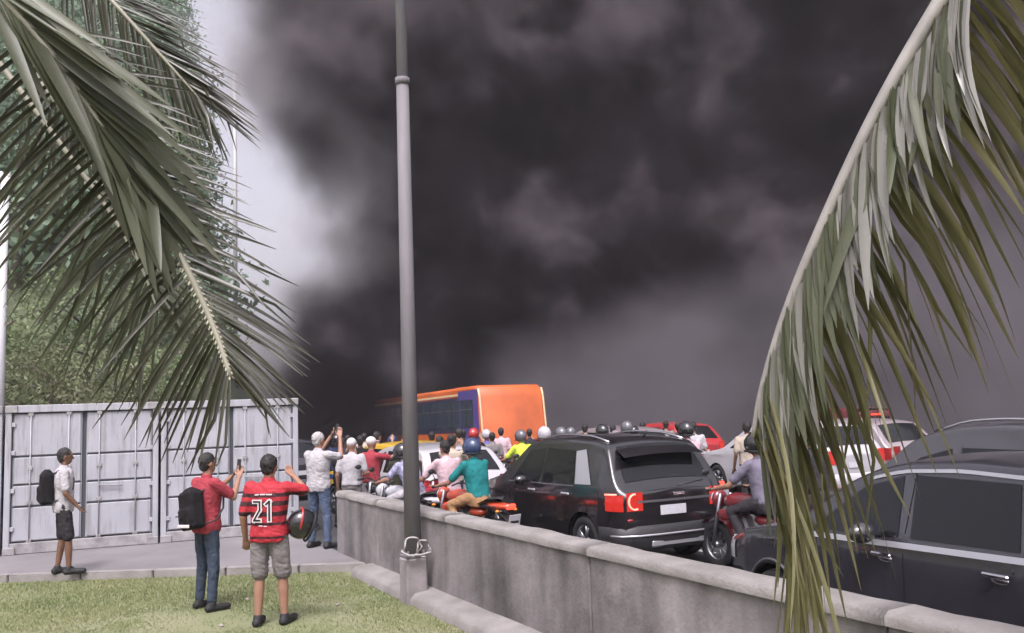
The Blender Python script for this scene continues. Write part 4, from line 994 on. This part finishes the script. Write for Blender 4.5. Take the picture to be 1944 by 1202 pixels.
M_grass = mat('grass_blades', (.155, .21, .07), .8, col2=(.26, .275, .12), scale=.9, trans=.25)
tag(mesh_ob('grass', me, M_grass), 'thin worn green grass on the lawn', 'grass', kind='stuff')
# small stones / litter on the lawn
M_stone = mat('pebble', (.30, .27, .24), .9, var=.3, scale=20)
for i, (px, py) in enumerate(((545, 1090), (470, 1140), (700, 1115), (420, 1190), (640, 1150))):
    p = at(px, py, 0); b = MB(); b.ball((0, 0, .01), (random.uniform(.03, .05), random.uniform(.02, .04), .018), 8, 6, Matrix.Rotation(random.random() * 3, 3, 'Z')); o = b.build('stone', M_stone); o.location = p
    tag(o, 'small pale stone lying in the grass of the lawn', 'stone', 'small stones in the grass')

# ------------------------------------------------------------------ palms
M_leaf = mat('palm_leaflet', (.03, .034, .017), .36, col2=(.075, .076, .045), scale=5, trans=.28, rnd=.28, spec=.6)  # base colour darkened to stand for backlight on the left fronds
M_leafR = mat('palm_leaflet_yellowing', (.115, .115, .035), .34, col2=(.21, .195, .10), scale=4, trans=.30, rnd=.3, spec=.6)
M_leafD = mat('palm_leaflet_grey', (.072, .084, .045), .42, col2=(.125, .135, .085), scale=3, trans=.22, rnd=.25, spec=.4)
M_rach = mat('palm_rachis', (.30, .29, .22), .42, var=.2, scale=6, spec=.5); M_rachg = mat('palm_rachis_pale', (.29, .275, .25), .45, var=.25, scale=5)
M_leafP = mat('palm_leaflet_highlight', (.17, .165, .14), .30, col2=(.27, .265, .24), scale=3, trans=.15, rnd=.3, spec=.8)  # pale colour stands in for sky highlights on the near leaflets
M_nub = mat('leaflet_base', (.44, .42, .33), .5)
M_trunk = mat('palm_trunk', (.20, .17, .14), .9, var=.3, scale=4, bump=.8, bscale=20)
camr = Vector((CY, -SY, 0)); camf = Vector((SY, CY, 0)); UP = Vector((0, 0, 1))
def spline(P, n):
    P = [Vector(p) for p in P]; out = []
    Q = [P[0] * 2 - P[1]] + P + [P[-1] * 2 - P[-2]]
    for i in range(n + 1):
        t = i / n * (len(P) - 1); k = min(int(t), len(P) - 2); u = t - k; a, b, c_, d = Q[k:k + 4]
        out.append(.5 * ((2 * b) + (c_ - a) * u + (2 * a - 5 * b + 4 * c_ - d) * u * u + (3 * b - a - 3 * c_ + d) * u ** 3))
    return out
def leaflet_geo(base, d0, d1, ln, wd, nrm, n=8, curlr=0.0):
    kink = random.randint(3, 6) if random.random() < .22 else 99; kv = Vector((J(.5), J(.5), -.35))
    """V-folded tapering strip that starts along d0 and bends towards d1"""
    V = []; p = base.copy(); fold = .35
    for i in range(n + 1):
        u = i / n; d = d0.lerp(d1, min(1, u * 1.25) ** 1.1)
        if i >= kink: d = d + kv
        d.normalize(); side = d.cross(nrm)
        if side.length < 1e-3: side = d.orthogonal()
        side.normalize(); up = side.cross(d)
        w_ = wd * (.35 + .65 * min(1, u * 5)) * (1 - u ** 2.2) ** .8 + .0008
        tw = curlr * u; s2 = side * math.cos(tw) + up * math.sin(tw); u2 = up * math.cos(tw) - side * math.sin(tw)
        V += [p + s2 * w_ + u2 * w_ * fold, p.copy(), p - s2 * w_ + u2 * w_ * fold]; p = p + d * (ln / n)
    F = []
    for i in range(n):
        a = i * 3; F += [(a, a + 1, a + 4, a + 3), (a + 1, a + 2, a + 5, a + 4)]
    return V, F
def frond(palm, pts, r0, r1, count, start, fn, m, single=True, mr=M_rach, nub=True):
    sp = spline(pts, 40)
    fr = MB().tube(sp, [r0 + (r1 - r0) * (i / 40) for i in range(41)], 8).build('frond', mr, palm)
    allv = MB(); nb = MB()
    for i in range(count):
        u = start + (1 - start) * (i + .5) / count; t = u * 40; k = min(39, int(t)); p = sp[k].lerp(sp[k + 1], t - k); tan = (sp[k + 1] - sp[k]).normalized()
        for s in (-1, 1):
            q = fn(u, s, tan, p)
            if q is None: continue
            d0, d1, ln, wd, nr, cu = q[:6]; mm = q[6] if len(q) > 6 else m
            V, F = leaflet_geo(p, d0.normalized(), d1.normalized(), ln, wd, nr, curlr=cu)
            if single:
                b = MB(); b.add(V, F); b.build('leaflet', mm, fr)
            else: allv.add(V, F)
            if nub: rr_ = r0 + (r1 - r0) * u; cap(nb, p + d0.normalized() * rr_ * .7, rr_ * .30 + .0018, p + d0.normalized() * (rr_ + .010), .0032, 6)
    if not single: tag(allv.build('leaflets', m, fr), kind='stuff')
    if nub: nb.build('leaflet_bases', M_nub, fr)['kind'] = 'stuff'
    return fr
def J(s): return random.uniform(-s, s)
def palm_trunk(palm, x, y_, z):
    pts = [(x + .12 * math.sin(q * 3) - .12 * math.sin(3), y_, z * q) for q in np.linspace(0, 1, 24)]
    rd = [.17 - .06 * q + (.012 if i % 2 else 0) + (.08 * max(0, .12 - q) / .12) for i, q in enumerate(np.linspace(0, 1, 24))]
    MB().tube(pts, rd, 14).build('trunk', M_trunk, palm)
# left palm
lc = at_d(-420, -420, 3.3); lpx, lpy = lc.x, lc.y
lp = thing('palm_tree', 'coconut palm whose fronds hang over the containers at the left', 'palm tree')
palm_trunk(lp, lpx, lpy, lc.z)
crown = Vector((lpx, lpy, lc.z))
def side_fn(aL, aR, lnL, lnR, wd, grav, tipang, curl=.3):
    def fn(u, s, tan, p):
        view = (Vector((0, 0, CAMZ)) - p).normalized(); lat = tan.cross(view).normalized()     # to the picture's left/right of the rachis
        if lat.dot(camr) * s < 0: lat = -lat
        a = (aL if s < 0 else aR); a = a + (tipang - a) * max(0, (u - .62) / .38) ** 1.3; a = R(a + J(5))
        ln = (lnL if s < 0 else lnR) * (1 - .35 * max(0, (u - .8) / .2)) * (1 + J(.12))
        d0 = tan * math.cos(a) + lat * math.sin(a) + view * (J(.12) + .04); d1 = d0 + Vector((0, 0, -1)) * grav * (1 + J(.5)) + view * J(.15)
        nr = view + lat * s * .55 + Vector((J(.3), J(.3), J(.3)))
        return d0, d1, ln, wd * (1 + J(.2)), nr, J(curl)
    return fn
F1 = [crown, at_d(-60, -160, 3.15), at_d(60, 30, 2.95), at_d(170, 195, 2.8), at_d(265, 345, 2.75), at_d(350, 500, 2.7), at_d(405, 620, 2.68), at_d(438, 715, 2.65)]
frond(lp, F1, .022, .0065, 54, .30, side_fn(74, 46, .45, .38, .0062, .22, 22), M_leaf)
F2 = [crown + Vector((0, 0, .03)), at_d(-160, -90, 3.3), at_d(-20, 95, 3.3), at_d(90, 240, 3.3), at_d(200, 390, 3.3), at_d(265, 500, 3.3), at_d(300, 590, 3.3)]
frond(lp, F2, .016, .004, 46, .42, lambda u, s, tan, p: side_fn(72, 25, .52, .3, .0062, .25, 25)(u, s, tan, p) if (s < 0 or u > .6) else None, M_leafD, nub=False)
F3 = [crown + Vector((0, .05, .06)), at_d(-200, -250, 2.6), at_d(-60, -80, 2.55), at_d(80, 80, 2.55), at_d(180, 220, 2.6), at_d(260, 360, 2.65)]
frond(lp, F3, .02, .006, 22, .38, side_fn(13, 15, .50, .52, .021, .06, 8, .6), M_leafD, nub=False)
F4 = [crown + Vector((.05, 0, .05)), at_d(-60, -300, 3.7), at_d(100, -120, 3.65), at_d(220, 10, 3.6), at_d(310, 110, 3.6), at_d(390, 200, 3.6)]
frond(lp, F4, .018, .004, 44, .42, side_fn(34, 26, .40, .42, .0062, .10, 14), M_leaf, nub=False)
F5 = [crown + Vector((.05, 0, .02)), at_d(-80, -60, 3.9), at_d(50, 120, 3.9), at_d(150, 250, 3.9), at_d(240, 330, 3.95), at_d(310, 430, 4.0)]
frond(lp, F5, .015, .004, 36, .4, side_fn(40, 36, .45, .55, .0065, .2, 20), M_leaf, single=False, nub=False)
for az in (100, 160, 215, 265, 320):
    a = R(az); dv = Vector((math.cos(a), math.sin(a), 0)); P = [crown, crown + dv * .7 + UP * .55, crown + dv * 1.6 + UP * .5, crown + dv * 2.4 - UP * .3]
    if dv.dot(camr) > .2: continue
    frond(lp, P, .022, .005, 34, .2, lambda u, s, tan, p: (tan * .6 + tan.cross(UP).normalized() * s * .8, tan * .3 + tan.cross(UP).normalized() * s * .5 - UP * .8, .5, .013, UP, J(.3)), M_leaf, single=False, nub=False)
# right palm
rc = at_d(2250, -520, 2.75)
rp_ = thing('palm_tree', 'coconut palm whose drooping frond hangs in front of the parked cars at the right', 'palm tree')
palm_trunk(rp_, rc.x + .0, rc.y, rc.z); crownR = Vector((rc.x, rc.y, rc.z))
def hang(ln0, ln1, wd, wind, spread=.45, clump=.30):
    def fn(u, s, tan, p):
        view = (Vector((0, 0, CAMZ)) - p).normalized()
        k = math.floor(u * 15) + (100 if s > 0 else 0); random_ = math.sin(k * 12.9898) * 43758.5; g = random_ - math.floor(random_) - .5
        wnd = wind * (1 - .95 * max(0, min(1, (u - .45) / .45))); tipw = max(0, (u - .75) / .25)
        if s > 0 and u < .86:       # leaflets on the near side fold straight down along the rib
            d0 = tan * .8 - UP * .55 + camr * .15 + view * .12; d1 = -UP + camr * (.06 + .5 * wnd * random.random() + J(.08)) + view * .05
            return d0, d1, random.uniform(.30, .62), wd * random.uniform(1.2, 2.2), view + camr * J(.6), J(1.0), M_leafP if random.random() < .75 - .6 * u else M_leafD
        d0 = tan * .45 + camr * (.25 + .75 * wnd) + view * s * spread * (.6 + J(.5)) - UP * (.1 + J(.15))
        d1 = -UP * 1.0 + camr * (wnd + g * clump + J(.10) + tipw * random.uniform(-.08, .22)) + view * (s * .10 + J(.12)) + tan * .10
        return d0, d1, (ln0 + (ln1 - ln0) * u) * (1 + J(.26)), wd * (1 + J(.4)) * (1.25 - .4 * u), camr + view * .8 * s + Vector((J(.6), J(.6), J(.3))), J(1.3)
    return fn
FR = [crownR, at_d(2060, -330, 2.7), at_d(1900, -170, 2.7), at_d(1775, 20, 2.75), at_d(1660, 220, 2.8), at_d(1560, 430, 2.85), at_d(1490, 600, 2.9), at_d(1447, 740, 2.93), at_d(1430, 830, 2.95)]
frond(rp_, FR, .034, .009, 120, .30, hang(.84, .84, .0120, .55), M_leafR, mr=M_rachg, nub=False)
FR2 = [crownR + Vector((0, 0, .05)), at_d(2170, -380, 3.05), at_d(2080, -180, 3.1), at_d(2020, 30, 3.1), at_d(1975, 200, 3.15), at_d(1945, 330, 3.15)]
frond(rp_, FR2, .028, .006, 50, .2, hang(.8, .62, .0145, .30), M_leafR, mr=M_rachg, nub=False, single=False)
for az in (-60, -10, 30, 250):
    a = R(az); dv = Vector((math.cos(a), math.sin(a), 0)); P = [crownR, crownR + dv * .7 + UP * .55, crownR + dv * 1.6 + UP * .5, crownR + dv * 2.4 - UP * .3]
    frond(rp_, P, .022, .005, 34, .2, lambda u, s, tan, p: (tan * .6 + tan.cross(UP).normalized() * s * .8, tan * .3 + tan.cross(UP).normalized() * s * .5 - UP * .8, .5, .013, UP, J(.3)), M_leafR, single=False, nub=False)

# ------------------------------------------------------------------ hillside, wood and trees beyond the containers
def hillh(r, f):      # metres right of / ahead of the viewpoint
    base = max(0.0, f - 27) * .80
    k = 1 / (1 + math.exp(max(-50, min(50, (r + .342 * f) / (.018 * f + .5)))))
    return min(58, base) * k + 1.6 * k * mnoise.noise(Vector((r * .08, f * .08, 0))) * min(1, base / 6) - .05
mb = MB(); P = []
for i in range(46):
    f = 26 + i * 2.0; row = []
    for j in range(50):
        r = -75 + j * 1.6; x, y_ = c2w(r, f); row.append((x, y_, hillh(r, f) - .12))
    P.append(row)
mb.grid(P); M_hill = mat('hill_soil', (.07, .085, .04), .95, var=.35, scale=.4, bump=.6, bscale=3)
tag(mb.build('hill', M_hill), kind='structure')
M_fol = [mat('foliage_a', (.085, .12, .05), .6, col2=(.13, .165, .075), scale=.8, trans=.3, rnd=.2), mat('foliage_b', (.10, .125, .055), .6, col2=(.16, .17, .09), scale=.8, trans=.3, rnd=.2), mat('foliage_c', (.07, .11, .065), .6, col2=(.11, .16, .10), scale=.8, trans=.3, rnd=.2)]
M_bark = mat('bark', (.15, .12, .10), .9, var=.3, scale=6, bump=.6, bscale=20)
def leaves(centers, radii, per, size):
    n = len(centers) * per
    c_ = np.repeat(np.array(centers), per, 0); rd = np.repeat(np.array(radii), per, 0)
    d = rng.normal(size=(n, 3)); d /= np.linalg.norm(d, axis=1)[:, None]; rad = rng.uniform(.45, 1.0, (n, 1)) ** .6
    p = c_ + d * rad * rd[:, None]; a = rng.normal(size=(n, 3)); a /= np.linalg.norm(a, axis=1)[:, None]; b = np.cross(a, d + rng.normal(size=(n, 3)) * .4); b /= np.linalg.norm(b, axis=1)[:, None] + 1e-9
    s = rng.uniform(.6, 1.3, (n, 1)) * size
    V = np.stack([p - a * s, p + b * s * .45, p + a * s, p - b * s * .45], 1).reshape(-1, 3)
    F = np.arange(n * 4).reshape(-1, 4)
    me = bpy.data.meshes.new('leaf_mesh'); me.from_pydata(V.tolist(), [], F.tolist()); me.update(); return me
TREES = {}
def tree_mesh(k):
    if k in TREES: return TREES[k]
    H_ = (7.5, 6.2, 9.0)[k]; rad = (2.6, 2.4, 2.5)[k]; tb = MB(); tips = []
    tb.tube([(0, 0, -.4), (.05, .03, H_ * .25), (.1, -.05, H_ * .5), (.05, .1, H_ * .8)], [.2, .16, .12, .04], 8)
    for i in range(11):
        a = i * 2.4; z = H_ * (.3 + .05 * i); q = rad * random.uniform(.5, .9); e_ = Vector((math.cos(a) * q, math.sin(a) * q, z + random.uniform(.4, 1.4))); tb.tube([(.07, 0, z), e_ * .5 + Vector((0, 0, z * .5 + .1)), e_], [.07, .045, .015], 6); tips.append(e_)
    cs = []; rs = []
    for e_ in tips:
        for q in range(3): cs.append(e_ + Vector((random.gauss(0, .6), random.gauss(0, .6), random.gauss(0, .45)))); rs.append(random.uniform(.45, .95))
    for q in range(10): cs.append(Vector((random.gauss(0, rad * .35), random.gauss(0, rad * .35), H_ * random.uniform(.65, 1.0)))); rs.append(random.uniform(.5, 1.0))
    TREES[k] = (tb.mesh('trunk'), leaves([tuple(c_) for c_ in cs], rs, 75, .11)); return TREES[k]
KL = ['mid green bushy tree standing behind the pale containers', 'yellowish green low tree standing behind the pale containers', 'tall dull green tree rising on the slope behind the containers']
for i, (px, d, k, s) in enumerate(((-40, 24, 0, .8), (40, 27, 1, .75), (95, 24, 1, .62), (160, 28, 0, .8), (215, 25, 1, .6), (255, 29, 2, .65), (290, 26, 0, .58), (335, 31, 1, .7), (20, 36, 2, 1.0), (130, 38, 2, 1.1), (240, 38, 0, 1.1), (300, 40, 2, 1.0))):
    x, y_ = G(px, d); r, f = (x * CY - y_ * SY, x * SY + y_ * CY)
    t = thing('tree', KL[k], 'tree', (x, y_, hillh(r, f) if f > 26 else -.03), random.uniform(0, 6), ('bushy trees behind the containers', 'low trees behind the containers', 'tall trees on the slope')[k]); t.scale = (s, s, s * random.uniform(.9, 1.1))
    a, b = tree_mesh(k); mesh_ob('trunk', a, M_bark, t); o = bpy.data.objects.new('crown', b); link(o, t)
    if len(b.materials) == 0: b.materials.append(M_fol[k])
cs = []; rs = []
for i in range(2100):
    f = random.uniform(36, 100); r = random.uniform(-.75, -.12) * f
    if hillh(r, f) < 1.2 or r > -(.325 + .13 * random.random() ** 1.6 + .015 * math.sin(f * .9)) * f - .5: continue
    x, y_ = c2w(r, f); z = hillh(r, f); q = random.uniform(1.2, 2.6); hz = random.uniform(1.0, 4.5)
    cs.append((x, y_, z + hz)); rs.append(q)
me = leaves(cs, rs, 80, .25)
o = mesh_ob('woods', me, M_fol[2]); tag(o, 'pale green wood covering the hillside behind the left palm', 'woods', kind='stuff')
# pale poles
M_pole = mat('pole_white', (.62, .62, .62), .6)
def pole(px, py_top, d, h, label, rad=.07, arm=0):
    top = at_d(px, py_top, d)
    if h is None: h = top.z - hillh(top.x * CY - top.y * SY, top.x * SY + top.y * CY) + .4
    t = thing('utility_pole', label, 'pole', (top.x, top.y, top.z - h), -YAW)
    MB().tube([(0, 0, 0), (0, 0, h)], [rad * 1.15, rad], 10).build('shaft', M_pole, t)
    MB().box((arm * .5, 0, h - .15), (abs(arm) + .3, .1, .1), bev=.02).build('cross_arm', M_pole, t)
    for s in (-1, 1): MB().lathe([(0, 0), (.04, 0), (.05, .05), (.03, .1), (.045, .14), (0, .16)], 10, Matrix.Translation((arm * .5 + s * (abs(arm) + .2) * .45, 0, h - .09))).build('insulator', M_pole, t)
pole(10, 330, 21, 7.2, 'tall white pole at the picture edge behind the containers', .09)
pole(446, 140, 48, None, 'white pole on the wooded hill beside the smoke', .10)

# ------------------------------------------------------------------ smoke
def smoke_mat():
    m = bpy.data.materials.new('smoke_volume'); m.use_nodes = True; nt = m.node_tree; N = nt.nodes; L = nt.links
    for n in list(N):
        if n.type != 'OUTPUT_MATERIAL': N.remove(n)
    out = [n for n in N if n.type == 'OUTPUT_MATERIAL'][0]
    tc = N.new('ShaderNodeTexCoord'); sp = N.new('ShaderNodeSeparateXYZ'); L.new(tc.outputs['Object'], sp.inputs[0])
    def math_(op, a, b=None, c=None):
        n = N.new('ShaderNodeMath'); n.operation = op
        for i, v in enumerate((a, b, c)):
            if v is None: continue
            if isinstance(v, (int, float)): n.inputs[i].default_value = v
            else: L.new(v, n.inputs[i])
        return n.outputs[0]
    def mr(v, a, b, c=0.0, d=1.0, smooth=True):
        n = N.new('ShaderNodeMapRange'); n.interpolation_type = 'SMOOTHSTEP' if smooth else 'LINEAR'
        for i, q in enumerate((a, b, c, d)): n.inputs[1 + i].default_value = q
        L.new(v, n.inputs[0]); return n.outputs[0]
    def nz(scale, detail, rough=.55, dist=0.0, loc=(0, 0, 0)):
        mp = N.new('ShaderNodeMapping'); mp.inputs['Location'].default_value = loc; L.new(tc.outputs['Object'], mp.inputs['Vector'])
        n = N.new('ShaderNodeTexNoise'); n.inputs['Scale'].default_value = scale; n.inputs['Detail'].default_value = detail; n.inputs['Roughness'].default_value = rough; n.inputs['Distortion'].default_value = dist
        L.new(mp.outputs[0], n.inputs['Vector']); return n.outputs['Fac']
    x, y_, z = sp.outputs
    n1 = nz(.085, 3, .52, .35); n2 = nz(.27, 4, .56, .25, (11, 5, 3)); n3 = nz(.05, 1, .5, 0, (31, 15, 3))
    n1c = math_('SUBTRACT', n1, .5); n2c = math_('SUBTRACT', n2, .5)
    # left flank of the plume: steps out to the left with height
    eb = math_('ADD', math_('ADD', math_('SUBTRACT', 12.4, math_('MULTIPLY', math_('MULTIPLY', mr(z, 5.5, 9.5), mr(z, 17.0, 12.5)), 1.1)), mr(z, 14.0, 19.0, 0.0, 1.6)), x)
    edge = math_('ADD', eb, math_('ADD', math_('MULTIPLY', n1c, 9.0), math_('MULTIPLY', n2c, 7.0)))
    sL = mr(edge, -0.4, 4.6)
    flank = math_('MULTIPLY', mr(edge, 1.2, 6.0, 1.0, 0.0), math_('MULTIPLY', mr(z, 5.5, 9.5), mr(z, 24.0, 15.0, .72, 1.0)))
    # thinner, paler drift low down on the far side
    line = math_('SUBTRACT', z, math_('ADD', 4.4, math_('MULTIPLY', x, .34)))
    line = math_('ADD', line, math_('ADD', math_('MULTIPLY', n1c, 7.0), math_('MULTIPLY', n2c, 3.5)))
    core = math_('MAXIMUM', mr(line, -1.0, 1.0), mr(math_('ADD', x, math_('MULTIPLY', n2c, 5.0)), -2.5, 1.5, 1.0, 0.0))
    lump = math_('ADD', math_('MULTIPLY', n1, .45), math_('MULTIPLY', n2, .55))
    body = mr(lump, .40, .58, .40, 1.0)
    dens = math_('ADD', math_('MULTIPLY', math_('MULTIPLY', core, body), 1.1), math_('MULTIPLY', math_('SUBTRACT', 1.0, core), .22))
    dens = math_('MULTIPLY', math_('MULTIPLY', dens, sL), math_('SUBTRACT', 1.0, math_('MULTIPLY', flank, .93)))
    front = math_('ADD', y_, math_('ADD', math_('MULTIPLY', n1c, 12.0), math_('MULTIPLY', n2c, 4.0)))
    fade = math_('MULTIPLY', mr(front, -9.0, -6.5), math_('MULTIPLY', mr(y_, 8.0, 6.5), mr(y_, -12.2, -11.0)))
    fade = math_('MULTIPLY', fade, mr(x, 58.0, 52.0)); fade = math_('MULTIPLY', fade, mr(z, 36.0, 31.0))
    dens = math_('MULTIPLY', dens, fade)
    pv = N.new('ShaderNodeVolumePrincipled'); pv.inputs['Anisotropy'].default_value = 0.0
    L.new(dens, pv.inputs['Density'])
    # soot is black, thin drift paler; left flank's colour whitened to carry scattered skylight
    rp = N.new('ShaderNodeValToRGB'); E = rp.color_ramp.elements; E[0].position = .40; E[0].color = (.008, .006, .008, 1); E[1].position = .68; E[1].color = (.42, .37, .40, 1); e_ = E.new(.53); e_.color = (.05, .04, .047, 1)
    L.new(math_('ADD', lump, math_('MULTIPLY', math_('MULTIPLY', mr(z, 11.0, 20.0), mr(x, -3.0, 9.0, 1.0, .25)), .10)), rp.inputs['Fac'])
    mx = N.new('ShaderNodeMix'); mx.data_type = 'RGBA'; L.new(core, mx.inputs[0]); mx.inputs[6].default_value = (.40, .36, .40, 1); L.new(rp.outputs[0], mx.inputs[7])
    m2 = N.new('ShaderNodeMix'); m2.data_type = 'RGBA'; L.new(flank, m2.inputs[0]); L.new(mx.outputs[2], m2.inputs[6]); m2.inputs[7].default_value = (.97, .94, .97, 1)
    L.new(m2.outputs[2], pv.inputs['Color'])
    L.new(pv.outputs[0], out.inputs['Volume']); return m
mb = MB(); mb.box((19, -2, 17.5), (80, 20.5, 38))
smoke = mb.build('smoke', smoke_mat()); x, y_ = c2w(0, 44); smoke.location = (x, y_, 0); smoke.rotation_euler = (0, 0, -YAW)
tag(smoke, 'huge plume of black smoke rising from the bus', 'smoke', kind='stuff')
# ------------------------------------------------------------------ thin smoky air
hm = bpy.data.materials.new('haze_volume'); hm.use_nodes = True; hN = hm.node_tree.nodes
for n in list(hN):
    if n.type != 'OUTPUT_MATERIAL': hN.remove(n)
hp_ = hN.new('ShaderNodeVolumePrincipled'); hp_.inputs['Color'].default_value = (.93, .91, .93, 1); hp_.inputs['Density'].default_value = .0008
hm.node_tree.links.new(hp_.outputs[0], hN['Material Output'].inputs['Volume'])
mb = MB(); mb.box((0, 100, 32), (620, 420, 68)); tag(mb.build('haze', hm), 'thin pale smoky haze over the whole scene', 'haze', kind='stuff')
for o in list(bpy.data.objects):
    if '_S' in o: del o['_S']
